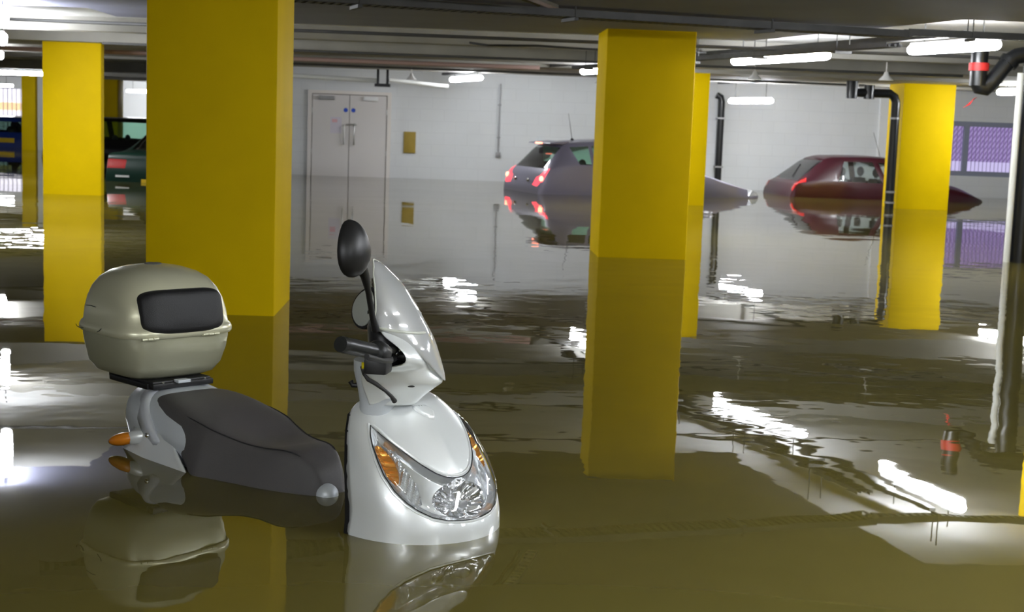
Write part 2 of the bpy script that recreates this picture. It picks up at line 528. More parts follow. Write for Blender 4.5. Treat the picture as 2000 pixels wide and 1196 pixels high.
# ------------------------------------------------------------------ windows
def lilac(name, kind):
    m = bpy.data.materials.new(name); m.use_nodes = True
    nt = m.node_tree; nt.nodes.clear()
    out = nt.nodes.new('ShaderNodeOutputMaterial')
    e = nt.nodes.new('ShaderNodeEmission')
    tc = nt.nodes.new('ShaderNodeTexCoord')
    sp = nt.nodes.new('ShaderNodeSeparateXYZ')
    nt.links.new(tc.outputs['Object'], sp.inputs[0])
    if kind == 'purple':
        wv = nt.nodes.new('ShaderNodeTexWave')
        wv.inputs['Scale'].default_value = 5.0
        wv.inputs['Distortion'].default_value = 1.4
        wv.inputs['Detail'].default_value = 3
        wv.inputs['Detail Scale'].default_value = 4
        mp = nt.nodes.new('ShaderNodeMapping')
        mp.inputs['Rotation'].default_value = (0, math.radians(-35), 0)
        nt.links.new(tc.outputs['Object'], mp.inputs[0])
        nt.links.new(mp.outputs[0], wv.inputs['Vector'])
        cr = nt.nodes.new('ShaderNodeMixRGB')
        cr.inputs[1].default_value = srgb(116, 92, 148)
        cr.inputs[2].default_value = srgb(170, 152, 205)
        nt.links.new(wv.outputs['Fac'], cr.inputs[0])
        lt = nt.nodes.new('ShaderNodeMath'); lt.operation = 'LESS_THAN'; lt.inputs[1].default_value = 0.66
        nt.links.new(sp.outputs['Z'], lt.inputs[0])
        mx = nt.nodes.new('ShaderNodeMixRGB')
        mx.inputs[2].default_value = srgb(205, 195, 240)
        nt.links.new(lt.outputs[0], mx.inputs[0])
        nt.links.new(cr.outputs[0], mx.inputs[1])
        nt.links.new(mx.outputs[0], e.inputs[0])
        e.inputs[1].default_value = 0.68
    nt.links.new(e.outputs[0], out.inputs[0])
    return m
# right: lilac hoarding given its own glow, outside a barred opening
w1 = empty('window_1', ((OX0 + OX1) / 2, WALLY + 0.12, OZ0)); structure(w1)
cx = (OX0 + OX1) / 2
fr = MB()
hw, hh = (OX1 - OX0) / 2, OZ1 - OZ0
fr.box(-hw, hw, -0.1, 0.0, 0, 0.09).box(-hw, hw, -0.1, 0, hh - 0.09, hh).box(-hw, -hw + 0.06, -0.1, 0, 0.09, hh - 0.09).box(hw - 0.06, hw, -0.1, 0, 0.09, hh - 0.09)
M['frame_grey'] = mat('grey_frame_paint', (0.26, 0.28, 0.36, 1), 0.5)
fr.build('window_frame', M['frame_grey'], w1, smooth=False)
MB().box(-hw + 0.42, -hw + 0.51, -0.1, -0.01, 0.09, hh - 0.09).build('mullion', M['frame_grey'], w1, smooth=False)
bars = MB()
x = -hw + 0.1
while x < hw - 0.07:
    bars.box(x, x + 0.008, 0.02, 0.03, 0.09, hh - 0.09); x += 0.075
bars.build('bars', mat('lilac_bars', (0.35, 0.3, 0.45, 1), 0.5), w1, smooth=False)
hb = boxobj('hoarding', OX0 - 1.5, OX1 + 1.5, WALLY + 0.9, WALLY + 0.95, FLOOR, 2.2, lilac('glowing_purple_hoarding', 'purple'))
tag(hb, 'purple glowing hoarding seen through the barred opening at right', 'hoarding')
# left far: barred opening to daylight with an orange stripe outside
w2 = empty('window_2', ((LX0 + LX1) / 2, 48.1, LZ0)); structure(w2)
hw2, hh2 = (LX1 - LX0) / 2, LZ1 - LZ0
bars = MB()
x = -hw2
while x < hw2:
    bars.box(x, x + 0.02, 0, 0.03, 0, hh2); x += 0.14
bars.build('bars', mat('pale_bars', (0.5, 0.48, 0.6, 1), 0.5), w2, smooth=False)
M['daylight'] = emis('daylight_glow', (0.88, 0.86, 1.0, 1), 0.75)  # panel glows to stand in for daylight outside
ho = empty('hoarding', ((LX0 + LX1) / 2, 49.3, FLOOR), 0, 'pale panel glowing in place of daylight, with an orange stripe, outside the far left opening', 'hoarding')
MB().box(-2.4, 2.4, 0, 0.05, 0, 2.5).build('panel', M['daylight'], ho, smooth=False)
MB().box(-2.4, 2.4, -0.03, 0, 1.52, 1.78).build('stripe', emis('orange_stripe', (1.0, 0.55, 0.12, 1), 0.7), ho, smooth=False)  # stripe glows as well, like the daylight panel behind it

# ------------------------------------------------------------------ door
DX0, DX1, DZT = -2.73, -1.20, 1.57
DM = (DX0 + DX1) / 2
d = empty('door_1', (DM, WALLY, FLOOR)); structure(d)
zt = DZT - FLOOR; hwd = (DX1 - DX0) / 2
MB().box(-hwd, -hwd + 0.07, -0.05, 0, 0, zt).box(hwd - 0.07, hwd, -0.05, 0, 0, zt).box(-hwd + 0.07, hwd - 0.07, -0.05, 0, zt - 0.06, zt).build('door_frame', M['doorframe'], d, smooth=False)
MB().box(-hwd + 0.07, hwd - 0.07, -0.008, 0, 0, zt - 0.06).build('door_gap', M['gap'], d, smooth=False)
for sx in (-1, 1):
    x0, x1 = (-hwd + 0.085, -0.006) if sx < 0 else (0.006, hwd - 0.085)
    lf = MB().box(x0, x1, -0.035, -0.008, 0.01, zt - 0.075).build('door_leaf', M['door'], d, smooth=False)
    hx = sx * 0.095
    hz = 1.2
    MB().tube([(hx, -0.035, hz), (hx, -0.085, hz), (hx, -0.095, hz + 0.02), (hx, -0.095, hz + 0.32), (hx, -0.085, hz + 0.34), (hx, -0.035, hz + 0.34)], 0.012, 10).build('handle', M['steel'], lf)
    MB().tube([(sx * 0.07, -0.038, hz + 0.62), (sx * 0.07, -0.034, hz + 0.62)], 0.04, 20).build('round_sign', M['blue_sign'], lf)
    if sx < 0:
        MB().box(x0 + 0.12, x0 + 0.40, -0.10, -0.035, zt - 0.17, zt - 0.10).build('door_closer', M['galv'], lf, bevel=0.006)
        MB().box(x0 + 0.33, x0 + 0.54, -0.037, -0.035, zt - 0.78, zt - 0.48).build('notice', M['paper'], lf, smooth=False)
        MB().box(x0 + 0.36, x0 + 0.46, -0.0385, -0.037, zt - 0.58, zt - 0.52).build('notice_heading', M['pink'], lf, smooth=False)
    else:
        MB().box(x1 - 0.42, x1 - 0.16, -0.10, -0.035, zt - 0.17, zt - 0.10).build('door_closer', M['whiteplastic'], lf, bevel=0.006)
        MB().tube([(-0.06, -0.05, hz + 0.36), (0.14, -0.05, hz + 0.36)], 0.012, 8).ellipsoid((0.10, -0.05, hz + 0.36), (0.025, 0.02, 0.025), 10, 6).build('latch', M['steel'], lf)
    for hz2 in (0.35, 1.0, 1.75):
        hxx = -hwd + 0.078 if sx < 0 else hwd - 0.078
        MB().tube([(hxx, -0.045, hz2), (hxx, -0.045, hz2 + 0.1)], 0.01, 8).build('hinge', M['steel'], lf)
# mustard board beside door
tag(boxobj('wall_board', -0.955, -0.735, WALLY - 0.03, WALLY, 0.47, 0.865, M['board'], bevel=0.008), 'small mustard brown board on the white wall beside the doors', 'board')
cd = empty('conduit', (0.80, WALLY, 0.45), 0, 'thin grey conduit dropping to a small switch on the white wall', 'conduit')
MB().tube([(0, -0.02, 0.08), (0, -0.02, 1.35)], 0.013, 8).build('pipe', M['galv'], cd)
MB().box(-0.045, 0.045, -0.05, 0, 0.0, 0.09).build('switch_box', M['galv'], cd, bevel=0.005)
for z in (0.35, 0.95): MB().box(-0.03, 0.03, -0.04, 0, z, z + 0.03).build('clip', M['galv'], cd, smooth=False)
# stain crack lines are on the wall pier, small service items follow

# ------------------------------------------------------------------ lamps
def lamp(x, y, ang, L=1.5, z=1.80, label='', tube='lamp'):
    """tube batten hung below the soffit; x, y = far end; ang = turn from -Y towards +X"""
    e = empty('ceiling_lamp', (x, y, z), ang - math.pi / 2, label, 'lamp', 'fluorescent lamps under the soffit')
    R = 0.05
    rg = []
    for xx, s in ((0, 0.5), (0.02, 0.9), (0.05, 1), (L - 0.05, 1), (L - 0.02, 0.9), (L, 0.5)):
        rg.append([(xx, R * s * math.cos(t), -R * 0.85 * s * math.sin(t)) for t in [2 * math.pi * k / 16 for k in range(16)]])
    MB().rings(rg).build('diffuser', M[tube], e)
    MB().box(0.02, L - 0.02, -0.022, 0.022, 0.034, 0.06).build('housing', M['whiteplastic'], e, bevel=0.006)
    for xx in (0.2, L - 0.2):
        MB().tube([(xx, 0, 0.06), (xx, 0, CEIL - z)], 0.006, 6).build('hanger', M['galvdark'], e)
    return e
A = math.radians(15.8)
lamp(-0.10, 25.9, A, 1.8, 1.81, tube='lamp_dim', label='slanting lit tube lamp over the white wall, left of the grey hatchback aerial')
lamp(1.72, 20.2, A, 1.5, 1.83, label='lit tube lamp half hidden behind the column in front of the grey hatchback')
lamp(2.94, 15.6, A, 1.95, 1.83, label='long slanting lit tube lamp, the largest right of the middle column')
lamp(3.84, 12.4, A, 1.2, 1.83, label='lit tube lamp beside the black drain elbow at upper right')
lamp(4.72, 25.2, A, 1.5, 1.60, tube='lamp_bright', label='lit tube lamp above the grey hatchback bonnet and black wall pipe')
lamp(7.18, 23.9, A, 0.8, label='round end of a lit lamp left of the column by the drainpipe')
lamp(8.02, 21.5, A, label='lit tube lamp at far right over the purple opening')
B = math.radians(17)
lamp(-3.93, 12.9, B, tube='lamp_bright', label='nearest and largest of the three lamps in a row at upper left')
lamp(-5.15, 16.9, B, tube='lamp_bright', label='middle lamp of the three in a row at upper left')
lamp(-6.8, 22.2, B, label='farthest and smallest of the three lamps in a row at upper left')
lamp(-11.2, 32.9, math.pi / 2, 2.2, 1.8, tube='lamp_dim', label='long horizontal lit lamp at the left edge, above the other')
lamp(-15.3, 44, math.pi / 2, 2.2, 1.66, tube='lamp_dim', label='horizontal lit lamp at left edge just above the far daylit opening')
lamp(-11.8, 44, math.pi / 2, 1.9, 1.77, tube='lamp_dim', label='horizontal lit lamp just right of the bright yellow column')
lamp(-10.3, 46.3, math.pi / 2, 1.9, 1.66, tube='lamp_dim', label='horizontal lit lamp beside the left edge of the big foreground column')
lamp(2.3, 3.6, A, 1.5, label='lit lamp outside the right edge near the scooter')
lamp(4.95, 8.3, A, 1.5, tube='lamp_bright', label='unseen lamp added out of view to the right to brighten the middle column')  # added out of view to light the front of the middle column
lamp(4.3, 4.6, A, 1.5, label='unseen lamp added at right, beside the scooter bay')  # added light for the scooter and the near columns
lamp(1.4, 0.6, A, 1.5, label='unseen lamp added behind the viewpoint to the right')  # extra light on the scooter, added out of view
lamp(-1.9, -0.2, A, 1.5, tube='lamp_bright', label='unseen lamp added behind the viewpoint to the left, nearer one')  # added to lift the foreground column and the scooter's side
lamp(2.8, -1.6, A, 1.5, label='unseen lamp added far behind the viewpoint to the right')  # added for more light on the sides facing the camera
lamp(-3.9, -1.2, A, 1.5, label='unseen lamp added behind the viewpoint to the left')  # unseen source added to fill the near bay

# ------------------------------------------------------------------ overhead services
def tray(p0, p1, wdt, z, label, name='cable_tray', h=0.05, metal='galvdark'):
    p0, p1 = Vector(p0 + (z,)), Vector(p1 + (z,))
    L = (p1 - p0).length
    e = empty(name, p0, math.atan2(p1.y - p0.y, p1.x - p0.x), label, 'cable tray')
    m = MB()
    m.box(0, L, -wdt / 2, -wdt / 2 + 0.004, 0, h).box(0, L, wdt / 2 - 0.004, wdt / 2, 0, h)
    x = 0
    while x < L:
        m.box(x, x + 0.03, -wdt / 2, wdt / 2, 0, 0.003); x += 0.06
    m.build('tray_bed', M[metal], e, smooth=False)
    x = 0.5
    while x < L:
        MB().tube([(x, -wdt / 2, 0), (x, -wdt / 2, CEIL - z)], 0.005, 6).tube([(x, wdt / 2, 0), (x, wdt / 2, CEIL - z)], 0.005, 6).box(x - 0.015, x + 0.015, -wdt / 2 - 0.02, wdt / 2 + 0.02, -0.025, -0.003).build('tray_hanger', M['galvdark'], e, smooth=False)
        x += 1.5
    cb = MB()
    for k in range(3):
        yy = -wdt / 2 + 0.03 + k * 0.05
        cb.tube([(x * L / 24, yy + 0.006 * math.sin(x * 1.3 + k), 0.017) for x in range(25)], 0.012, 6)
    cb.build('cable', M['rubber'], e)
    return e
tray((-2.6, 9.2), (3.3, 10.9), 0.22, 1.83, 'long dark perforated cable tray crossing overhead from the big column')
tray((3.35, 10.95), (5.6, 11.1), 0.10, 1.85, 'dark cable tray continuing overhead at the upper right')
tray((0.1, 8.0), (0.62, 9.75), 0.07, 1.86, 'short narrow bright slotted tray at the top middle edge', h=0.02, metal='steel')
tray((-4.35, 11.75), (-3.9, 11.6), 0.12, 1.86, 'tiny slotted bracket tray at the upper left beside the lamps', h=0.03)
def run(name, pts, r, m, label, cat, n=10):
    return tag(MB().tube(pts, r, n).build(name, m), label, cat)
for (x0, y0, x1, y1, lb) in ((-0.25, 26.5, 4.0, 11.5, 'grey lamp trunking running over the middle row of lamps'), (4.6, 25.7, 5.4, 22.9, 'grey lamp trunking over the lamp above the grey hatchback bonnet'), (7.8, 22.2, 8.6, 19.6, 'grey lamp trunking over the lamp at far right')):
    v = Vector((x1 - x0, y1 - y0, 0)); e = empty('lamp_trunking', (x0, y0, 1.90), math.atan2(v.y, v.x), lb, 'trunking')
    MB().box(0, v.length, -0.03, 0.03, 0, 0.045).build('channel', M['galvdark'], e, smooth=False)
tray((1.5, 18.6), (3.45, 11.6), 0.12, 1.80, 'dark cable tray put beside the middle row of lamps to block their light', h=0.04)  # follows a conduit; built as a tray to block light and reflect dark
run('copper_pipe', [(-9, 19.8, 1.84), (-3, 19.7, 1.84), (1.1, 19.7, 1.84)], 0.03, M['copper'], 'dull pink copper pipe along the soffit left of the middle column', 'pipe')
run('cable', [(0.12, 15.2, 1.9), (0.3, 15.0, 1.87), (0.8, 15.0, 1.885), (1.4, 15.2, 1.88), (2.6, 15.4, 1.9)], 0.012, M['rubber'], 'loose black cable along the soffit left of the middle column', 'cable')
for zz, yy, lb in ((1.86, 13.4, 'thin dark conduit on the soffit nearest the cable tray'), (1.86, 17.6, 'thin dark conduit on the soffit above the doors'), (1.85, 21.9, 'thin grey conduit on the soffit farthest back')):
    run('soffit_conduit', [(-4.2 if yy < 20 else -3.8, yy, zz), (6.2, yy + 0.25, zz)], 0.016, M['galvdark'], lb, 'conduit')
# small ceiling detector and bracket cluster above door
dt = tag(MB().ellipsoid((0, 0, 0), (0.07, 0.07, 0.035), 16, 8).build('smoke_detector', M['whiteplastic'], loc=(0.72, 17.2, CEIL - 0.03)), 'small round white detector on the soffit below the cable', 'detector')
bc = empty('pipe_bracket', (-1.25, 24.8, 1.62), 0, 'dark cluster of pipe brackets hanging above the double doors', 'bracket')
MB().box(-0.13, 0.13, -0.1, 0.1, 0.0, 0.05).box(-0.1, -0.06, -0.03, 0.03, 0.05, 0.33).box(0.06, 0.1, -0.03, 0.03, 0.05, 0.33).build('bracket_frame', M['blackpipe'], bc, smooth=False)
MB().tube([(0.1, 0, 0.12), (1.1, 0.3, 0.05)], 0.035, 10).build('pipe_stub', M['palepipe'], bc)
run('white_pipe', [(-3.8, 24.9, 1.78), (-1.35, 24.9, 1.72)], 0.04, M['palepipe'], 'white pipe under the soffit left of the bracket cluster', 'pipe')
for k, (px, py) in enumerate(((-0.75, 24.2), (2.2, 22.6), (3.7, 18.2), (5.0, 17.0))):
    lb = ['small white cone fitting above the double doors', 'white cone fitting just left of the middle column top', 'small white cone fitting below the longest lamp', 'larger white cone fitting right of the longest lamp'][k]
    e = tag(MB().rings([[(r * math.cos(t), r * math.sin(t), z) for t in lin(0, 2 * math.pi, 17)[:-1]] for r, z in ((0.02, 0.1), (0.035, 0.06), (0.09, 0.0))]).build('cone_fitting', M['whiteplastic'], loc=(px, py, 1.74)), lb, 'fitting', 'cone fittings under the soffit')
    MB().tube([(0, 0, 0.1), (0, 0, CEIL - 1.74)], 0.008, 6).build('stem', M['whiteplastic'], e)

# black drain pipes
def pipe_arc(c, a, b, r, n=8):
    c, a, b = Vector(c), Vector(a), Vector(b)
    return [c + a * math.cos(t) * r + b * math.sin(t) * r for t in lin(0, math.pi / 2, n)]
p = empty('drain_pipe', (4.92, WALLY - 0.1, FLOOR), 0, 'black drainpipe on the white wall right of the grey hatchback', 'pipe')
MB().tube([(0, 0, 0), (0, 0, 2.22), (-0.02, 0, 2.3), (-0.1, 0, 2.34)], 0.062, 14).build('pipe', M['blackpipe'], p)
for z in (1.0, 1.9): MB().box(-0.075, 0.075, -0.07, 0.1, z, z + 0.03).build('clip', M['galv'], p, smooth=False)
p = empty('drain_pipe', (6.62, 21.9, FLOOR), 0, 'black drainpipe standing left of the yellow column over the maroon car', 'pipe')
MB().tube([(0, 0, 0), (0, 0, 2.2), (-0.03, 0, 2.28), (-0.1, 0, 2.33), (-0.72, 0, 2.33)], 0.068, 14).build('pipe', M['blackpipe'], p)
for z in (0.68, 0.84, 1.95): MB().tube([(0, 0, z), (0, 0, z + 0.03)], 0.074, 14).build('clip', M['galv'], p)
MB().tube([(-0.68, 0, 2.24), (-0.68, 0, 2.5)], 0.09, 14).build('junction', M['blackpipe'], p)
MB().tube([(-0.42, 0, 2.24), (-0.42, 0, 2.45)], 0.08, 14).build('junction', M['blackpipe'], p)
p = empty('drain_pipe', (5.16, 13.0, FLOOR), 0, 'black drainpipe at the right edge with a red collared junction branching off its top', 'pipe')
MB().tube([(0, 0, 0), (0, 0, 2.45)], 0.095, 16).build('pipe', M['blackpipe'], p)
p2 = tag(MB().tube([(0, 0, 0), (0, 0, 2.3)], 0.03, 12).build('pale_conduit', M['palepipe'], loc=(5.03, 12.97, FLOOR)), 'pale vertical conduit left of the black drainpipe at right edge', 'conduit')
# big junction
JX = Matrix.Translation((-0.54, -0.1, 1.5 - FLOOR))
class JMB(MB):
    def tube(s, pts, rad, n=12, **k): return MB.tube(s, [JX @ Vector(q) for q in pts], rad, n, **k)
JMB().tube([(0, 0, 0.07), (0, 0, 0.44)], 0.075, 16).build('downpipe', M['blackpipe'], p)
JMB().tube([(0, 0, 0.10), (0.02, 0, 0.06), (0.07, 0, 0.05), (0.12, 0, 0.10), (0.27, 0, 0.30), (0.33, 0, 0.34), (0.42, 0, 0.36), (0.8, 0, 0.36)], 0.072, 16).build('elbow', M['blackpipe'], p)
JMB().tube([(0, 0, 0.20), (0, 0, 0.27)], 0.088, 16).build('collar', M['red'], p)
JMB().tube([(0.25, 0, 0.27), (0.28, 0, 0.31)], 0.09, 16).build('collar', M['blackpipe'], p)
tape = MB().add([(0, 0, 0), (0.03, 0.01, 0.02), (0.13, 0.02, 0.10), (0.10, 0.0, 0.09), (0.06, -0.01, 0.03)], [(0, 1, 4), (1, 2, 3, 4)]).build('red_tape', M['red'], solid=0.002, smooth=False, loc=(4.50, 12.9, 1.37))
tag(tape, 'scrap of red tape dangling under the red collared drain junction', 'tape')

# ================================================================== CARS
def car(name, loc, rz, st, paint, label, wins, lights, glass, L, arches=(0.75, 3.3), pitch=0.0, seats=True, rear_q=0.85, extras=None):
    """st = list of (x, z_top, z_belt, half width at belt, half width at roof edge), z above the water"""
    root = empty('car', (loc[0], loc[1], FLOOR), rz, label, 'car')
    H = -FLOOR
    n = len(st)
    fs = [curve([(i, s[k]) for i, s in enumerate(st)]) for k in range(5)]
    zl = -0.40
    def S(t, q):
        x, zt, zb, wbt, wr = (f(t) for f in fs)
        a = abs(q); sg = 1 if q >= 0 else -1
        zb = min(zb, zt)
        edge = zt - 0.04 * min(1, max(0, (zt - zb) / 0.2))
        edge = max(edge, zb)
        crown = zt - edge
        if a <= 1:
            y = wr * math.sin(a * math.pi / 2) ** 0.9 if a > 0 else 0
            z = edge + crown * math.cos(a * math.pi / 2)
        elif a <= 2:
            k = a - 1
            y = lerp(wr, wbt, k)
            z = lerp(edge, zb, k)
            y += 0.02 * math.sin(k * math.pi)
        else:
            k = a - 2
            z = lerp(zb, zl, k)
            y = wbt + 0.03 * math.sin(min(1, k * 1.3) * math.pi) - 0.05 * k * k
            if zt <= zl + 0.02: z = zl
        p = Vector((x, sg * y, z + H))
        return p
    us = lin(0, n - 1, (n - 1) * 4 + 1)
    vs = lin(-3, 3, 49)
    reg = {}
    for k, ps in wins.items(): reg[k] = ps
    for k, ps in lights.items(): reg[k] = ps
    out = patch(S, us, vs, reg)
    body = out['base'].build('body', paint, root, angle=50)
    gm = {'rear_window': glass, 'windscreen': glass, 'side_window': glass, 'quarter_window': glass}
    for k in reg:
        if k not in out: continue
        base = k.split('.')[0]
        m = gm.get(base) or {'tail_lamp': M['tail'], 'tail_lamp_lit': M['tail_on'], 'indicator': M['tail_amber'], 'headlamp': M['headlamp'], 'window_surround': M['trim'], 'number_plate': M['plate'], 'wheel_arch': M['trim'], 'bumper_trim': M['trim']}[base]
        nm = {'tail_lamp_lit': 'tail_lamp'}.get(base, base)
        for isl in out[k].islands(): isl.build(nm, m, root, angle=50)
    # underside, wheels
    MB().box(0.2, L - 0.2, -0.68, 0.68, 0.2, 0.23).build('underbody', M['trim'], root, smooth=False)
    for ax in arches:
        for sy in (-1, 1):
            wv = MB()
            wv.rings([[(ax + r * math.cos(t), sy * yy, 0.3 + r * math.sin(t)) for t in lin(0, 2 * math.pi, 25)[:-1]] for r, yy in ((0.19, 0.58), (0.29, 0.58), (0.3, 0.6), (0.3, 0.72), (0.29, 0.74), (0.19, 0.74))])
            wo = wv.build('wheel', M['rubber'], root)
            MB().tube([(ax, sy * 0.6, 0.3), (ax, sy * 0.742, 0.3)], 0.185, 20).build('hub', M['galv'], wo)
    if seats:
        for sx in seats:
            for sy in (-0.38, 0.38):
                s = MB()
                s.rings([[(sx + 0.06 * z + dx * 0.06, sy + dy * w_, 0.3 + z) for dx, dy in ((-1, -.8), (-.6, -1), (.6, -1), (1, -.8), (1, .8), (.6, 1), (-.6, 1), (-1, .8))] for z, w_ in ((0.15, 0.2), (0.4, 0.24), (0.58, 0.22), (0.64, 0.16))])
                so = s.build('seat_back', M['upholstery'], root)
                MB().ellipsoid((sx + 0.05, sy, 1.05), (0.05, 0.125, 0.085), 14, 8).tube([(sx + 0.05, sy - 0.04, 0.9), (sx + 0.05, sy - 0.04, 1.0)], 0.008, 6).tube([(sx + 0.05, sy + 0.04, 0.9), (sx + 0.05, sy + 0.04, 1.0)], 0.008, 6).build('headrest', M['upholstery'], so)
    if extras: extras(root, S, H)
    return root

def qwin(t0, t1, t2, t3, q0=1.12, q1=1.9):
    """side window trapezoid: top edge t1..t2 at q0, bottom edge t0..t3 at q1, both sides"""
    a = [(t1, q0), (t2, q0), (t3, q1), (t0, q1)]
    return [a, [(t, -q) for t, q in a]]

# grey hatchback: brake lamps lit
st_grey = [(0.06, -0.40, -0.40, .70, .60), (-0.02, -0.12, -0.12, .78, .70), (-0.02, 0.06, 0.06, .81, .74), (0.03, 0.22, 0.22, .82, .72), (0.12, 0.37, 0.36, .83, .68),
           (0.46, 0.78, 0.44, .84, .56), (0.80, 0.845, 0.44, .85, .59), (1.4, 0.88, 0.42, .86, .61), (2.0, 0.85, 0.39, .86, .60), (2.3, 0.78, 0.37, .86, .59),
           (2.85, 0.42, 0.34, .85, .60), (3.2, 0.31, 0.24, .83, .58), (3.6, 0.19, 0.15, .77, .5), (3.98, 0.04, 0.04, .62, .42), (4.0, -0.40, -0.40, .55, .4)]
def grey_extra(root, S, H):
    for sy in (-1, 1):
        MB().ellipsoid(S(3.15, sy * 1.75), (0.035, 0.04, 0.045), 12, 8).build('tail_bulb', M['tail_core'], root)
    sp = MB()
    sp.rings([[(x + dx, y, z + H + dz) for x, dx, dz, z in ((0.28, 0, 0, 0.78), (0.29, 0, 0.02, 0.78), (0.60, 0, 0.045, 0.79), (0.60, 0, -0.01, 0.79))] for y in (-0.5, -0.25, 0, 0.25, 0.5)])
    s = sp.build('spoiler', M['cargrey'], root, bevel=0.004)
    MB().box(0.266, 0.285, -0.14, 0.14, 0.778 + H, 0.802 + H).build('brake_lamp', M['tail_core'], s, smooth=False)
    MB().tube([(0.85, 0, 0.85 + H), (0.77, 0, 1.28 + H)], [0.006, 0.003], 6).ellipsoid((0.85, 0, 0.86 + H), (0.03, 0.02, 0.02), 8, 6).build('aerial', M['trim'], root)
    for sy in (-0.3, 0.3): MB().ellipsoid((0.0, sy, 0.2 + H), (0.02, 0.05, 0.03), 10, 6).build('badge', M['chrome'], root)
    for sy in (-1, 1): MB().ellipsoid((2.55, sy * 0.93, 0.45 + H), (0.06, 0.08, 0.05), 12, 8).build('door_mirror', M['cargrey'], root)
    MB().box(1.9, 2.05, -0.9, -0.875, 0.27 + H, 0.30 + H).build('door_handle', M['cargrey'], root, smooth=False)
ga = math.radians(17)
def place_from(corner, rz, lx, ly):
    c, s = math.cos(rz), math.sin(rz)
    return (corner[0] - (lx * c - ly * s), corner[1] - (lx * s + ly * c))
tl = [[(2.45, .48), (3.3, .55), (3.9, 1.2), (4.25, 1.7), (4.1, 2.02), (3.3, 2.10), (2.6, 1.95), (2.35, 1.0)]]
tl2 = tl + [[(t, -q) for t, q in tl[0]]]
car('car', place_from((1.42, 22.85), ga, 0.1, -0.8), ga, st_grey, M['cargrey'], 'half submerged grey hatchback with glowing red tail lamps',
    {'rear_window': [[(4.1, -.92), (4.95, -.92), (4.95, .92), (4.1, .92)]], 'windscreen': [[(9.1, -.9), (9.95, -.9), (9.95, .9), (9.1, .9)]],
     'quarter_window': qwin(5.7, 5.35, 6.15, 6.15), 'side_window': qwin(6.25, 6.25, 8.9, 9.6)},
    {'tail_lamp_lit': tl2, 'headlamp': [[(12.3, 1.0), (12.9, .8), (12.95, 2.05), (12.3, 2.2)], [(12.3, -1.0), (12.9, -.8), (12.95, -2.05), (12.3, -2.2)]],
     'wheel_arch': [[(5.3, 2.50), (5.6, 2.44), (6.05, 2.50), (6.05, 3), (5.3, 3)], [(11.2, 2.35), (11.5, 2.26), (11.8, 2.33), (11.8, 3), (11.2, 3)]]}, M['carglass'], 4.0, (0.85, 3.35), seats=(1.15, 2.2), extras=grey_extra)

# maroon hatchback
st_red = [(0.10, -0.40, -0.40, .70, .62), (0.0, -0.10, -0.10, .77, .70), (0.02, 0.08, 0.08, .78, .72), (0.08, 0.22, 0.20, .79, .68), (0.14, 0.27, 0.24, .79, .66),
          (0.66, 0.685, 0.28, .79, .53), (0.95, 0.73, 0.27, .80, .55), (1.5, 0.74, 0.26, .80, .56), (2.0, 0.71, 0.25, .80, .55), (2.25, 0.65, 0.24, .80, .54),
          (2.75, 0.34, 0.22, .79, .60), (3.1, 0.25, 0.16, .77, .58), (3.4, 0.12, 0.08, .70, .5), (3.58, -0.03, -0.03, .58, .42), (3.6, -0.40, -0.40, .5, .4)]
def red_extra(root, S, H):
    MB().ellipsoid((1.98, -0.74, 0.30 + H), (0.06, 0.02, 0.05), 10, 6).build('sticker', M['hiviz'], root)
    MB().tube([(0.45, 0.1, 0.55 + H), (0.2, -0.25, 0.34 + H)], 0.006, 6).build('wiper', M['trim'], root)
    MB().tube([(1.95, 0.2, 0.72 + H), (1.8, 0.2, 1.15 + H)], 0.004, 6).build('aerial', M['trim'], root)
    MB().box(1.75, 1.9, -0.835, -0.80, 0.14 + H, 0.17 + H).build('door_handle', M['trim'], root, smooth=False)
ra = math.radians(5)
tl = [[(2.3, 1.0), (3.7, 1.05), (4.4, 1.35), (4.35, 1.9), (3.5, 2.05), (2.3, 2.05)]]
tl2 = tl + [[(t, -q) for t, q in tl[0]]]
car('car', place_from((5.80, 24.75), ra, 0.05, -0.79), ra, st_red, M['carred'], 'half submerged maroon hatchback nose down by the white wall',
    {'rear_window': [[(4.1, -.95), (4.95, -.95), (4.95, .95), (4.1, .95)]], 'windscreen': [[(9.1, -.9), (9.95, -.9), (9.95, .9), (9.1, .9)]],
     'quarter_window': qwin(5.7, 6.1, 7.0, 7.25, 1.15, 1.95), 'side_window': qwin(7.45, 7.2, 8.9, 9.7, 1.15, 1.95)},
    {'tail_lamp': tl2}, clear('maroon_car_glass', (0.85, 0.92, 0.9, 1), 0.1), 3.6, (0.65, 3.0), seats=(1.0, 1.62), extras=red_extra)

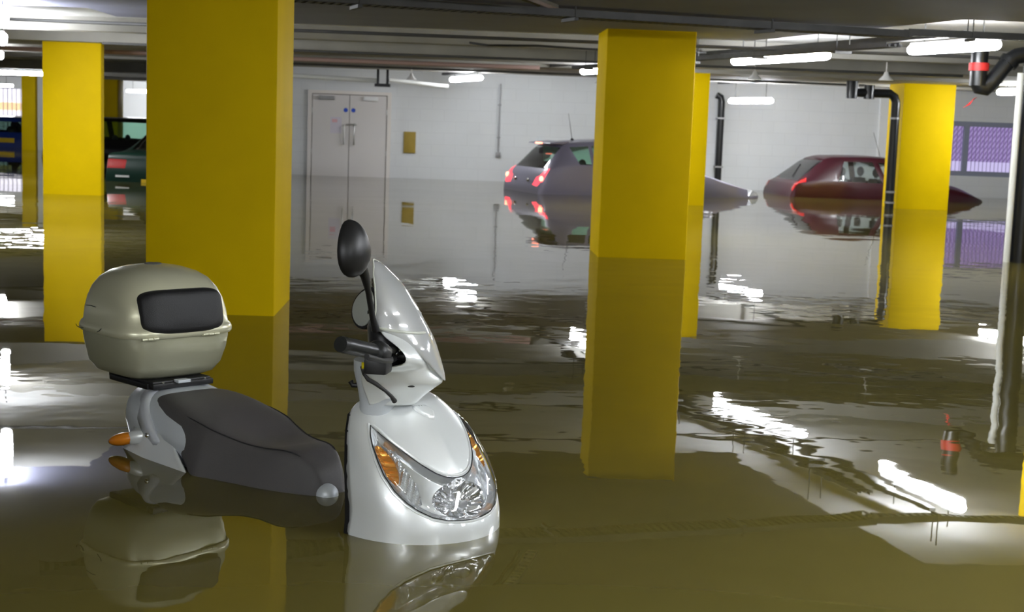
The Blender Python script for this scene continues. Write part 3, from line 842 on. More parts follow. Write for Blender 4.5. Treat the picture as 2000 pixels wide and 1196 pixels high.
# dark green saloon seen from behind
st_green = [(0.06, -0.40, -0.40, .70, .6), (-0.02, -0.1, -0.1, .78, .7), (-0.02, 0.1, 0.1, .80, .72), (0.03, 0.30, 0.30, .80, .70), (0.12, 0.44, 0.42, .80, .68), (0.55, 0.47, 0.43, .82, .64),
            (1.15, 0.78, 0.42, .83, .55), (1.6, 0.83, 0.4, .84, .58), (2.3, 0.83, 0.38, .84, .58), (2.7, 0.76, 0.36, .84, .56), (3.2, 0.45, 0.35, .83, .6), (3.8, 0.35, 0.27, .8, .56), (4.1, 0.2, 0.18, .7, .5), (4.25, -0.4, -0.4, .6, .4)]
gg = math.radians(83)
tl = [[(2.5, .5), (3.2, .5), (3.3, 2.05), (2.5, 2.05)], [(2.5, -.5), (3.2, -.5), (3.3, -2.05), (2.5, -2.05)]]
def green_extra(root, S, H):
    MB().box(-0.03, -0.01, -0.26, 0.26, -0.06 + H, 0.05 + H).build('number_plate', M['plate'], root, smooth=False)
    for sy in (-1, 1): MB().box(-0.035, 0.0, sy * 0.45, sy * 0.66, 0.07 + H, 0.10 + H).build('reversing_lamp', M['whiteplastic'], root, smooth=False)
car('car', place_from((-5.27, 22.4), gg, 0.0, 0.80), gg, st_green, M['cargreen'], 'dark green saloon with a red tail lamp peeping out behind the big column', {'rear_window': [[(5.1, -.9), (5.95, -.9), (5.95, .9), (5.1, .9)]], 'windscreen': [[(9.1, -.9), (9.9, -.9), (9.9, .9), (9.1, .9)]], 'side_window': qwin(6.2, 6.4, 8.8, 9.4)},
    {'tail_lamp': tl}, M['carglass_dark'], 4.2, (0.8, 3.4), seats=(1.4, 2.3), extras=green_extra)
# black estate behind it
st_black = [(0.06, -0.40, -0.40, .70, .6), (-0.02, -0.1, -0.1, .78, .7), (0.0, 0.15, 0.15, .80, .72), (0.06, 0.36, 0.36, .82, .70), (0.30, 0.82, 0.42, .83, .62),
            (0.6, 0.90, 0.42, .85, .62), (1.6, 0.92, 0.4, .86, .64), (2.5, 0.90, 0.38, .86, .62), (3.2, 0.5, 0.37, .85, .6), (3.9, 0.35, 0.3, .8, .5), (4.2, -0.4, -0.4, .6, .4)]
car('car', (-8.75, 32.6), math.radians(-8), st_black, M['carblack'], 'black estate car partly hidden behind the dark green saloon', {'rear_window': [[(3.1, -.9), (3.9, -.9), (3.9, .9), (3.1, .9)]], 'windscreen': [[(7.1, -.9), (7.9, -.9), (7.9, .9), (7.1, .9)]], 'quarter_window': qwin(4.4, 4.5, 5.3, 5.3), 'side_window': qwin(5.42, 5.42, 6.9, 7.4)},
    {}, M['carglass'], 4.2, (0.85, 3.3), seats=(1.4, 2.4))
# blue hatchback seen from behind
def blue_extra(root, S, H):
    MB().box(-0.045, -0.02, -0.26, 0.26, 0.12 + H, 0.24 + H).build('number_plate', M['plate'], root, smooth=False)
st_blue = [(0.06, -0.40, -0.40, .70, .6), (-0.02, -0.1, -0.1, .78, .7), (-0.02, 0.15, 0.15, .80, .72), (0.03, 0.36, 0.36, .82, .70), (0.20, 0.72, 0.40, .83, .60),
           (0.5, 0.80, 0.42, .85, .62), (1.6, 0.83, 0.4, .86, .64), (2.3, 0.80, 0.38, .86, .62), (3.0, 0.45, 0.37, .85, .6), (3.5, 0.33, 0.3, .8, .5), (3.8, -0.4, -0.4, .6, .4)]
car('car', (-11.72, 38.6), math.radians(86), st_blue, M['carblue'], 'blue hatchback with a yellow number plate at the far left', {'rear_window': [[(3.1, -.9), (3.9, -.9), (3.9, .9), (3.1, .9)]], 'windscreen': [[(7.1, -.9), (7.9, -.9), (7.9, .9), (7.1, .9)]], 'side_window': qwin(4.4, 4.5, 6.9, 7.4)},
    {}, M['carglass'], 3.8, (0.75, 3.0), seats=(1.4, 2.2), extras=blue_extra)

# ================================================================== SCOOTER
# body frame: x forward, y left, z measured from the floor (Z0 = water level in it)
Z0 = -FLOOR
HX, HY = 0.68, -0.733
sroot = empty('motor_scooter', (0.0795, 3.7458, FLOOR), math.atan2(HY, HX), 'silver motor scooter standing in flood water up to its seat, with a luggage box', 'scooter')

def zup(v): return Vector((v[0], v[1], v[2] + Z0))

# --- front shield -----------------------------------------------------------
xc_f = curve([(-0.35, -0.02), (-0.1, -0.005), (0.0, 0.004), (0.02, 0.004), (0.05, -0.002), (0.105, -0.03), (0.165, -0.072), (0.22, -0.12), (0.28, -0.178), (0.32, -0.218), (0.336, -0.245), (0.344, -0.29)])
xr_f = curve([(-0.35, -0.24), (0.0, -0.245), (0.06, -0.25), (0.13, -0.268), (0.2, -0.288), (0.28, -0.318), (0.32, -0.338), (0.336, -0.335), (0.344, -0.32)])
wd_f = curve([(-0.35, 0.24), (0.0, 0.230), (0.06, 0.222), (0.12, 0.218), (0.2, 0.203), (0.28, 0.175), (0.32, 0.142), (0.336, 0.115), (0.344, 0.08)])
ex_f = curve([(-0.35, 1.0), (0.0, 0.95), (0.08, 0.78), (0.2, 0.72), (0.28, 0.9), (0.344, 1.0)])
def shield(u, z):
    """u in [-1, 1] from right to left"""
    xc, xr, w = xc_f(z), xr_f(z), wd_f(z)
    t = abs(u) * math.pi / 2
    sg = 1 if u >= 0 else -1
    y = w * math.sin(t)
    x = xr + (xc - xr) * max(0.0, math.cos(t)) ** ex_f(z)
    # raised lip of the nose above the water and a soft centre ridge on the hood
    x += 0.006 * math.exp(-(u / 0.05) ** 2) * max(0, min(1, (z - 0.15) / 0.05)) * max(0, min(1, (0.3 - z) / 0.05))
    return Vector((x, sg * y, z))
def smooth_half(right):
    left = [(-u, z) for u, z in reversed(right)]
    return right + left
# --- handlebar fairing, in the steered frame
fx_f = curve([(0.335, -0.05), (0.352, -0.035), (0.366, -0.02), (0.382, 0.0), (0.402, 0.022), (0.43, 0.010), (0.49, -0.024), (0.535, -0.052), (0.556, -0.078), (0.566, -0.10)])
fr_f = curve([(0.335, -0.165), (0.40, -0.175), (0.436, -0.168), (0.446, -0.13), (0.456, -0.075), (0.478, -0.048), (0.505, -0.066), (0.536, -0.112), (0.566, -0.14)])
fw_f = curve([(0.335, 0.058), (0.36, 0.072), (0.40, 0.10), (0.45, 0.128), (0.5, 0.135), (0.54, 0.122), (0.566, 0.10)])
def fairing(u, z):
    xc, xr, w = fx_f(z), fr_f(z), fw_f(z)
    t = abs(u) * math.pi / 2
    sg = 1 if u >= 0 else -1
    return Vector((xr + (xc - xr) * max(0.0, math.cos(t)) ** 1.25, sg * w * math.sin(t), z))
def nrm(fn, u, z, eu=0.01, ez=0.003):
    a = fn(min(1, u + eu), z) - fn(max(-1, u - eu), z)
    b = fn(u, z + ez) - fn(u, z - ez)
    v = b.cross(a)
    if v.length < 1e-9: return Vector((1, 0, 0))
    v.normalize()
    if v.x < 0 and abs(u) < 0.8: v = -v
    return v

outer_r = [(-0.69, 0.284), (-0.708, 0.262), (-0.715, 0.235), (-0.705, 0.205), (-0.67, 0.170), (-0.60, 0.133), (-0.52, 0.106), (-0.44, 0.087), (-0.34, 0.070), (-0.22, 0.060), (-0.1, 0.056), (0, 0.0548)]
inner_r = [(-0.62, 0.270), (-0.53, 0.2505), (-0.41, 0.222), (-0.31, 0.196), (-0.2, 0.172), (-0.13, 0.162), (-0.06, 0.157), (0, 0.156)]
outer = outer_r + [(-u, z) for u, z in reversed(outer_r[:-1])]
inner = inner_r + [(-u, z) for u, z in reversed(inner_r[:-1])]
lens_poly = outer + list(reversed(inner))
bowl_poly = [(0.01 + 0.30 * math.cos(t), 0.1075 + 0.0455 * math.sin(t)) for t in lin(0, 2 * math.pi, 33)[:-1]]
amb_r = arc_poly([(-0.70, 0.228), (-0.655, 0.243), (-0.59, 0.235), (-0.53, 0.205), (-0.525, 0.175), (-0.575, 0.150), (-0.65, 0.172)], 4)
amb_l = [(-u, z) for u, z in amb_r]
rib_r = [(-0.565, 0.236), (-0.50, 0.226), (-0.38, 0.150), (-0.385, 0.105), (-0.44, 0.096), (-0.555, 0.135), (-0.515, 0.172), (-0.52, 0.206)]
rib_l = [(-u, z) for u, z in rib_r]
US = [math.copysign(abs(v) ** 0.9, v) for v in lin(-1, 1, 65)]
US[32] = 0.0
ZS = [-0.35, -0.25, -0.15, -0.08] + lin(-0.04, 0.32, 46) + [0.325, 0.33, 0.334, 0.338, 0.341, 0.344]
badge_poly = arc_poly([(-0.15, 0.324), (0.02, 0.326), (0.10, 0.320), (0.12, 0.305), (0.07, 0.290), (-0.01, 0.296)], 5)
sh_parts = patch(shield, US, ZS, {'lens': [lens_poly]})
shield_o = sh_parts['base'].build('front_shield', M['silver'], sroot, angle=60, loc=(0, 0, Z0), solid=0.004)
# close the top of the shield as a shelf up to the steering column
shelf = MB()
zt_ = 0.344
top = [shield(u, zt_) for u in lin(-1, 1, 25)]
shelf.add(top + [Vector((-0.31, 0, 0.346))], [(i, i + 1, 25) for i in range(24)])
shelf.build('shield_top', M['silver'], shield_o, angle=60)

def seg_d(p, poly):
    best = 9
    px, py = p[0] * 0.22, p[1]
    for i in range(len(poly)):
        ax, ay = poly[i][0] * 0.22, poly[i][1]; bx, by = poly[(i + 1) % len(poly)][0] * 0.22, poly[(i + 1) % len(poly)][1]
        dx, dy = bx - ax, by - ay
        t = max(0, min(1, ((px - ax) * dx + (py - ay) * dy) / (dx * dx + dy * dy + 1e-12)))
        best = min(best, math.hypot(px - ax - t * dx, py - ay - t * dy))
    return best
def facet(k): return random.Random(k).random()
def inner_s(u, z):
    p = shield(u, z); nn_ = nrm(shield, u, z)
    d = min(0.02, seg_d((u, z), lens_poly) * 1.6)
    rr = math.hypot((u - 0.01) / 0.30, (z - 0.1075) / 0.0455)
    if rr < 1:
        d = max(d, 0.012) + 0.03 * (1 - rr * rr)
        an = math.atan2((z - 0.1075) / 0.0455, (u - 0.01) / 0.30)
        d += 0.004 * math.sin(an * 7 + (3 if rr > 0.55 else 0)) * min(1, rr * 1.5) * (1 if rr < 0.93 else 0)
    if inside((u, z), rib_r) or inside((u, z), rib_l):
        d -= 0.006 + 0.004 * math.sin((abs(u) * 0.22 * 0.8 + z * 0.35) * 2 * math.pi / 0.012)
    if inside((u, z), amb_r) or inside((u, z), amb_l):
        d -= 0.004 + 0.002 * math.sin(z * 2 * math.pi / 0.008)
    return p - nn_ * d
fine_u = lin(-0.72, 0.72, 145); fine_z = lin(0.052, 0.286, 80)
ip = patch(inner_s, fine_u, fine_z, {'bowl': [bowl_poly], 'amber': [amb_r, amb_l], 'ribs': [rib_r, rib_l], 'lens': [lens_poly]})
unit = ip['lens'].build('headlamp_unit', M['reflector'], sroot, angle=60, loc=(0, 0, Z0))
tag(unit, 'clear headlamp cluster across the nose with amber indicators')
def halves(src, name, m, parent, **k):
    for sg in (-1, 1):
        mb = MB(); mp = {}
        for f in src.f:
            c = sum(src.v[i][1] for i in f) / len(f)
            if c * sg <= 0: continue
            ids = []
            for i in f:
                if i not in mp: mp[i] = len(mb.v); mb.v.append(src.v[i])
                ids.append(mp[i])
            mb.f.append(tuple(ids)); mb.mi.append(0)
        mb.build(name, m, parent, **k)
halves(ip['amber'], 'indicator', M['amber_bulb'], unit, angle=30)
halves(ip['ribs'], 'ribbed_reflector', M['reflector'], unit, angle=25)
ip['bowl'].build('headlamp_bowl', M['chrome'], unit, angle=25)
bc_ = inner_s(0.01, 0.1075)
MB().ellipsoid(bc_ + Vector((0.012, 0, 0.002)), (0.02, 0.011, 0.011), 14, 8).build('bulb', M['headlamp'], unit)
MB().ellipsoid(bc_ + Vector((0.028, 0, 0.004)), (0.004, 0.016, 0.012), 14, 8).build('bulb_shield', M['galv'], unit)
# clear cover
def cover(u, z):
    return shield(u, z) + nrm(shield, u, z) * (0.003 + min(0.007, seg_d((u, z), lens_poly) * 0.5))
cv = patch(cover, fine_u[::2], fine_z[::2], {'lens': [lens_poly]})
cv['lens'].build('lens_cover', M['lens'], unit, angle=60)
# dark gap drawn as a black line around the cluster and raised rim of the hood panel
def on_shield(poly, off, close=False):
    out = []
    for i in range(len(poly) - 1):
        for k in range(3):
            t = k / 3
            u, z = lerp(poly[i][0], poly[i + 1][0], t), lerp(poly[i][1], poly[i + 1][1], t)
            out.append(shield(u, z) + nrm(shield, u, z) * off)
    u, z = poly[-1]
    out.append(shield(u, z) + nrm(shield, u, z) * off)
    return out
MB().tube(on_shield(outer, 0.001), 0.0014, 6).build('seam_gap', M['blackplastic'], unit)
MB().tube(on_shield(inner, 0.001), 0.0014, 6).build('seam_gap', M['blackplastic'], unit)
hood_edge = [(-0.66, 0.284)] + [(u * 0.97, z + 0.006) for u, z in inner] + [(0.66, 0.284)]
MB().tube(on_shield(hood_edge, -0.001), 0.0045, 8).build('hood_rim', M['silver'], shield_o)
rim2 = [(-0.72, 0.288)] + [(u * 1.03, z - 0.004) for u, z in outer[1:-1]] + [(0.72, 0.288)]
MB().tube(on_shield(rim2, -0.0025), 0.0045, 8).build('cluster_rim', M['silver'], shield_o)
# badge
def badge_s(u, z):
    return shield(u, z) + nrm(shield, u, z) * (0.0005 + min(0.006, seg_d((u, z), badge_poly) * 1.4))
bp = patch(badge_s, lin(-0.17, 0.14, 24), lin(0.286, 0.328, 16), {'b': [badge_poly]})
bp['b'].build('badge', M['silver'], sroot, loc=(0, 0, Z0), angle=60)
# dark inner leg shield behind the silver one
zz = lin(-0.3, 0.338, 18)
inn = MB()
rg = []
for z in zz:
    xr, w = xr_f(z), wd_f(z)
    g = 0.014 if z < 0.1 else 0.008
    ring = [Vector((xr + 0.004, -w * 1.0, z)), Vector((xr - g, -w * 1.005, z)), Vector((xr - g * 1.5, -w * 0.93, z)), Vector((xr - 0.03, -w * 0.5, z)), Vector((xr - 0.03, w * 0.5, z)), Vector((xr - g * 1.5, w * 0.93, z)), Vector((xr - g, w * 1.005, z)), Vector((xr + 0.004, w, z))]
    rg.append(ring)
inn.rings(rg, closed=False, cap=False)
inn.build('leg_shield_liner', M['blackplastic'], sroot, loc=(0, 0, Z0), angle=50)

# --- steered parts: pivot empty is avoided, each part carries the steering angle
ST = math.radians(35)
def steer(o): o.location = (-0.17, 0, Z0); o.rotation_euler = (0, 0, ST); return o
fz = lin(0.335, 0.566, 34)
fa = patch(fairing, lin(-1, 1, 61), fz, {})
fair = steer(fa['base'].build('handlebar_fairing', M['silver'], sroot, angle=60, solid=0.004))
cap_ = MB(); tp = [fairing(u, 0.566) for u in lin(-1, 1, 17)]
cap_.add(tp, [tuple(range(17))]); cap_.build('fairing_top', M['silver_dull'], fair, smooth=False)
# crease line on the fairing flank, raised brow
brow = []
for k in range(13):
    t = k / 12
    u, z = lerp(-0.52, -0.12, t), lerp(0.545, 0.43, t)
    brow.append(fairing(u, z) + Vector((0, -0.001, 0)))
MB().tube(brow, [0.001] + [0.006] * 11 + [0.001], 8).build('brow', M['silver'], fair)
MB().ellipsoid(fairing(-0.5, 0.395) , (0.012, 0.003, 0.003), 10, 6).build('slot', M['blackplastic'], fair)
# grey column cover below
def ell(cx_, cy, rx, ry, z, n=28, p=1.0):
    return [Vector((cx_ + rx * math.copysign(abs(math.cos(t)) ** p, math.cos(t)), cy + ry * math.copysign(abs(math.sin(t)) ** p, math.sin(t)), z)) for t in [2 * math.pi * k / n for k in range(n)]]
nk = MB().rings([ell(-0.165, 0, 0.045, 0.05, 0.22, p=0.8), ell(-0.153, 0, 0.050, 0.058, 0.335, p=0.8), ell(-0.142, 0, 0.064, 0.062, 0.35, p=0.8), ell(-0.125, 0, 0.086, 0.066, 0.375, p=0.8), ell(-0.13, 0, 0.092, 0.07, 0.42, p=0.8), ell(-0.13, 0, 0.093, 0.07, 0.45, p=0.8)])
steer(nk.build('column_cover', M['silver_dull'], sroot, angle=50))
MB_h = MB().tube([(-0.205, -0.01, 0.378), (-0.225, -0.01, 0.376), (-0.232, -0.01, 0.388)], [0.008, 0.007, 0.008], 10)
steer(MB_h.build('bag_hook', M['blackplastic'], sroot))
# black binnacle core filling the fairing
core = MB().rings([ell(-0.115, 0, 0.05, 0.09, 0.445), ell(-0.115, 0, 0.06, 0.105, 0.47), ell(-0.12, 0, 0.062, 0.11, 0.51), ell(-0.13, 0, 0.055, 0.10, 0.545), ell(-0.14, 0, 0.04, 0.08, 0.562)])
core = steer(core.build('binnacle', M['blackplastic'], sroot, angle=50))
MB().tube([(-0.085, -0.098, 0.482), (-0.085, -0.128, 0.479)], [0.016, 0.012], 14).build('bolt', M['chrome'], core)
MB().tube([(-0.085, -0.10, 0.482), (-0.045, -0.10, 0.478)], 0.012, 10).build('lever_pivot', M['blackplastic'], core)
MB().ellipsoid((-0.07, -0.108, 0.498), (0.006, 0.006, 0.006), 8, 6).build('bolt', M['chrome'], core)
# handlebar, both sides
for sy in (-1, 1):
    # the left bar end is swung back out of sight behind the screen
    kk = 1.0 if sy < 0 else 0.8
    a0 = Vector((-0.09, sy * 0.10, 0.495)); a1 = Vector((-0.108 if sy < 0 else -0.13, sy * 0.215 * kk, 0.506)); a2 = Vector((-0.157 if sy < 0 else -0.19, sy * 0.342 * kk, 0.540)); a3 = a2 + (a2 - a1).normalized() * 0.008
    bar = steer(MB().tube([a0, a1, a2], 0.011, 12).build('handlebar', M['galvdark'], sroot))
    dv = (a2 - a1).normalized()
    pts = []; rads = []
    for k in range(25):
        t = k / 24
        pts.append(a1 + (a2 - a1) * t); rads.append(0.0195 + (0.0012 if k % 2 else 0) + (0.006 if t < 0.06 else 0))
    g = MB().tube(pts, rads, 24).tube([a2, a2 + dv * 0.012], [0.0215, 0.020], 24)
    g.build('grip', M['grip'], bar, angle=35)
    MB().tube([a1 - dv * 0.035, a1 - dv * 0.012, a1, a1 + dv * 0.006], [0.026, 0.031, 0.031, 0.026], 22).build('throttle_collar' if sy < 0 else 'grip_collar', M['blackplastic'], bar)
    c = a1 - dv * 0.02 + Vector((-0.004, 0, -0.032))
    MB().box(-0.03, 0.03, -0.036, 0.03, -0.02, 0.02, M_=Matrix.Translation(c)).build('switch_box', M['blackplastic'], bar, bevel=0.007)
    MB().tube([c + Vector((-0.028, sy * 0.018, 0)), c + Vector((-0.038, sy * 0.022, 0))], 0.009, 12).build('button', M['yel_btn'], bar)
    MB().tube([(-0.085, sy * 0.15, 0.480), (-0.075, sy * 0.19, 0.482), (-0.08, sy * 0.25, 0.490), (-0.10 if sy < 0 else -0.13, sy * 0.33 * kk, 0.512)], [0.007, 0.008, 0.007, 0.008], 10).build('brake_lever', M['rubber'], bar)
cb = [(-0.135, -0.2, 0.475), (-0.158, -0.165, 0.455), (-0.164, -0.135, 0.442), (-0.164, -0.125, 0.431), (-0.152, -0.122, 0.416), (-0.13, -0.124, 0.406), (-0.106, -0.112, 0.386), (-0.093, -0.104, 0.372), (-0.088, -0.085, 0.355)]
steer(MB().tube(cb, [0.004, 0.004, 0.004, 0.004, 0.006, 0.006, 0.0045, 0.005, 0.007], 10).build('brake_cable', M['rubber'], sroot))

# --- windscreen
sc_f = curve([(0.405, 0.030), (0.433, 0.0205), (0.464, 0.009), (0.521, -0.013), (0.556, -0.033), (0.596, -0.058), (0.656, -0.101), (0.692, -0.138), (0.709, -0.156), (0.721, -0.176)])
sw_f = curve([(0.405, 0.006), (0.42, 0.024), (0.45, 0.052), (0.49, 0.082), (0.53, 0.108), (0.552, 0.122), (0.60, 0.118), (0.65, 0.095), (0.69, 0.062), (0.71, 0.035), (0.721, 0.006)])
sd_f = curve([(0.405, 0.003), (0.45, 0.016), (0.5, 0.042), (0.535, 0.085), (0.552, 0.108), (0.60, 0.076), (0.65, 0.05), (0.69, 0.025), (0.721, 0.002)])
def screen(u, z):
    w, dd = sw_f(z), sd_f(z)
    t = abs(u) * math.pi / 2
    return Vector((sc_f(z) - dd * (1 - math.cos(t)), math.copysign(w * math.sin(t), u), z))
sp_ = patch(screen, lin(-1, 1, 41), lin(0.405, 0.721, 50), {})
scr = steer(sp_['base'].build('windscreen', M['screen'], sroot, angle=60, solid=0.003))
tag(scr, 'smoke grey glossy windscreen')
eg = [screen(-1, z) for z in lin(0.545, 0.721, 24)] + [screen(1, z) for z in lin(0.721, 0.545, 24)]
M['screen_edge'] = mat('cloudy_screen_edge', (0.55, 0.57, 0.5, 1), 0.3)
MB().tube(eg, 0.0022, 8).build('edge', M['screen_edge'], scr)
lowedge = [screen(u, lerp(0.556, 0.535, math.cos(u * math.pi / 2))) for u in lin(-1, -0.15, 14)]
MB().tube([(p.x, p.y, p.z) for p in lowedge], [0.002] + [0.004] * 12 + [0.002], 8).build('lower_flange', M['screen_edge'], scr)

# --- mirrors
def mirror(c, R, stem, rads, r=(0.034, 0.060, 0.073)):
    mb = MB()
    N = 24
    rings_ = []
    for k in range(11):
        a = k / 10 * math.pi / 2
        sx, cs = math.sin(a), math.cos(a)
        ring = []
        for i in range(N):
            t = 2 * math.pi * i / N
            # egg shaped outline, wider at the bottom
            yy = r[1] * math.cos(t) * (1 - 0.22 * math.sin(t)) ; zz_ = r[2] * math.sin(t)
            ring.append(c + R @ Vector((r[0] * 1.4 * cs ** 1.0 - 0.012, yy * max(sx, 0.02), zz_ * max(sx, 0.02))))
        rings_.append(ring)
    rings_.append([c + R @ Vector((-0.018, r[1] * math.cos(2 * math.pi * i / N) * (1 - 0.22 * math.sin(2 * math.pi * i / N)) * 0.97, r[2] * math.sin(2 * math.pi * i / N) * 0.97)) for i in range(N)])
    mb.rings(rings_)
    mb.tube(stem, rads, 12)
    o = steer(mb.build('mirror', M['blackplastic'], sroot, angle=50))
    gl = MB()
    gl.rings([[c + R @ Vector((xx, r[1] * s * math.cos(2 * math.pi * i / N) * (1 - 0.22 * math.sin(2 * math.pi * i / N)), r[2] * s * math.sin(2 * math.pi * i / N))) for i in range(N)] for xx, s in ((-0.0182, 0.86), (-0.0205, 0.85))])
    gl.build('mirror_glass', M['mirrorglass'], o, angle=30)
    return o
from mathutils import Euler
R1 = Euler((0, math.radians(-6), math.radians(-12))).to_matrix()
mirror(Vector((-0.150, -0.283, 0.775)), R1, [(-0.131, -0.135, 0.550), (-0.134, -0.16, 0.59), (-0.137, -0.195, 0.66), (-0.139, -0.222, 0.70), (-0.146, -0.25, 0.735)], [0.011, 0.008, 0.008, 0.012, 0.018])
tw = Euler((math.radians(26), math.radians(8), math.radians(52))).to_matrix()
mirror(Vector((-0.236, 0.178, 0.566)), tw, [(-0.13, 0.10, 0.53), (-0.17, 0.13, 0.545), (-0.225, 0.155, 0.56)], [0.009, 0.008, 0.014], (0.030, 0.052, 0.064))

# --- seat
st_seat = [(-1.455, 0.07, 0.12), (-1.44, 0.12, 0.150), (-1.40, 0.155, 0.174), (-1.32, 0.180, 0.190), (-1.22, 0.196, 0.184), (-1.12, 0.207, 0.166), (-1.04, 0.208, 0.150), (-0.95, 0.186, 0.130), (-0.88, 0.166, 0.118), (-0.80, 0.146, 0.115), (-0.74, 0.126, 0.119), (-0.69, 0.106, 0.115), (-0.65, 0.086, 0.096), (-0.615, 0.062, 0.060), (-0.595, 0.04, 0.01)]
sw_ = curve([(s[0], s[1]) for s in st_seat]); sz_ = curve([(s[0], s[2]) for s in st_seat])
def seat_s(x, q):
    """q in [-1, 1] across"""
    w, zt2 = sw_(x), sz_(x)
    a = abs(q); sg = 1 if q >= 0 else -1
    prof_y = curve([(0, 0), (0.25, 0.34), (0.42, 0.60), (0.52, 0.72), (0.62, 0.80), (0.75, 0.90), (0.88, 0.985), (1, 1.0)])
    prof_z = curve([(0, 1.0), (0.25, 1.0), (0.42, 0.985), (0.52, 0.93), (0.62, 0.78), (0.75, 0.45), (0.88, 0.0), (1, -0.45)])
    zf = prof_z(a)
    # the rider's part is dished, the passenger part crowned
    dish = max(0, 1 - ((x + 0.93) / 0.17) ** 2)
    crown = max(0, 1 - ((x + 1.2) / 0.25) ** 2)
    z = zt2 * zf if zf > 0 else 0.2 * zf
    if a < 0.45: z -= (0.010 * dish - 0.006 * crown) * (1 - (a / 0.45) ** 2)
    fl = 0
    rear = max(0.0, (-1.0 - x) / 0.455)
    x2 = x + 0.32 * rear * max(0.0, min(1.4, (0.155 - z) / 0.155)) ** 0.8
    return Vector((x2, sg * w * prof_y(a), z))
xs_ = [-1.455 + (1.455 - 0.595) * (0.5 - 0.5 * math.cos(math.pi * t)) for t in lin(0, 1, 46)]
qs = lin(-1, 1, 49)
sm = MB()
sm.rings([[seat_s(x, q) for q in qs] for x in xs_], closed=False, cap=True)
seat = sm.build('seat', M['seatv'], sroot, angle=70, loc=(0, 0, Z0))
# welt along the side of the seat top
for sg in (-1, 1):
    pts = [seat_s(x, sg * lerp(0.54, 0.47, max(0, min(1, (x + 1.2) / 0.4)))) + Vector((0, sg * 0.001, 0.001)) for x in lin(-1.14, -0.67, 30)]
    MB().tube(pts, [0.0005] + [0.0022] * 28 + [0.0005], 6).build('welt', M['seatside'], seat)
MB().ellipsoid((-0.600, -0.022, 0.0), (0.036, 0.034, 0.034), 18, 12).build('seat_hinge_cap', M['silver_dull'], sroot, loc=(0, 0, Z0))

# --- tail fairing
tail = MB()
tst = [(-1.635, 0.05, 0.10), (-1.615, 0.085, 0.145), (-1.57, 0.115, 0.185), (-1.50, 0.145, 0.190), (-1.42, 0.168, 0.198), (-1.34, 0.172, 0.192), (-1.26, 0.178, 0.175), (-1.15, 0.19, 0.16), (-1.0, 0.17, 0.12), (-0.8, 0.13, 0.08)]
rg = []
for x, w, zt2 in tst:
    ring = []
    for k in range(33):
        t = math.pi * k / 32
        y = w * math.copysign(abs(math.cos(t)) ** 0.75, math.cos(t))
        z = zt2 * 0.42 + (zt2 * 0.58) * max(0.0, math.sin(t)) ** 0.75
        if k == 0 or k == 32: pass
        ring.append(Vector((x, y, z)))
    low = [Vector((x, -w * 0.86, zt2 * 0.1)), Vector((x, -w * 0.8, -0.3)), Vector((x, w * 0.8, -0.3)), Vector((x, w * 0.86, zt2 * 0.1))]
    rg.append(ring + low)
tail.rings(rg)
tl_ = tail.build('tail_fairing', M['silver_dull'], sroot, angle=50, loc=(0, 0, Z0))
# light collar hugging the seat back
col_ = []
cm = MB()
ins, outs = [], []
for k in range(41):
    t = lerp(-0.04, 1.04, k / 40) * math.pi
    sn = math.sin(t)
    y = 0.186 * math.copysign(abs(math.cos(t)) ** 0.85, math.cos(t)); z0_ = 0.055 + 0.142 * (abs(sn) ** 0.9 if sn > 0 else sn)
    x = -1.255 - 0.19 * max(0, sn) ** 0.9
    ins.append(Vector((x + 0.03, y * 0.97, z0_ - 0.004)))
    outs.append(Vector((x - 0.012, y * 1.03, z0_ + 0.012)))
mid = [(a + b) / 2 + Vector((-0.004, 0, 0.008)) for a, b in zip(ins, outs)]
bk = [b + Vector((-0.06, -b.y * 0.06, -0.02)) for b in outs]
cm.rings([ins, mid, outs, bk], closed=False, cap=False)
cm.build('seat_collar', mat('light_silver', (0.62, 0.65, 0.70, 1), 0.35, metal=0.2, coat=0.3), tl_, angle=60, solid=0.004)
MB().box(-1.405, -1.375, -0.035, 0.012, 0.214, 0.224).build('seat_latch', M['silver_dull'], tl_, bevel=0.002)
# flared lower side panels
for sg in (-1, 1):
    pm = MB()
    P_ = lambda s, t: Vector((lerp(lerp(-1.50, -1.44, t), lerp(-0.97, -1.21, t), s), sg * lerp(0.232, 0.178, t ** 0.7) * lerp(0.9, 1, min(1, s * 2.5)), lerp(-0.06, lerp(0.075, 0.088, s), t)))
    pm.rings([[P_(s, t) for s in lin(0, 1, 14)] for t in lin(0, 1, 9)], closed=False, cap=False)
    sp2 = pm.build('side_panel', M['silver'] if sg < 0 else M['silver'], sroot, angle=60, loc=(0, 0, Z0), solid=0.006)
    MB().ellipsoid((-1.30, sg * 0.197, 0.075), (0.010, 0.006, 0.008), 10, 6).build('screw', M['chrome'], sp2)
    # indicator
    Ri = Euler((0, math.radians(-14), sg * math.radians(-28))).to_matrix()
    im = MB().ellipsoid((-1.425, sg * 0.205, 0.042), (0.058, 0.026, 0.021), 20, 12, R=Ri)
    io = im.build('rear_indicator', M['amber'], sroot, loc=(0, 0, Z0))
    MB().ellipsoid((-1.385, sg * 0.185, 0.052), (0.045, 0.02, 0.022), 16, 10, R=Ri).build('indicator_stalk', M['silver'], io)
MB().rings([[Vector((x, y * s, z)) for y, z in ((-.07, .05), (-.05, .12), (.05, .12), (.07, .05), (.05, .0), (-.05, .0))] for x, s in ((-1.60, 1), (-1.645, .85))]).build('tail_lamp', M['tail'], sroot, loc=(0, 0, Z0), bevel=0.004)

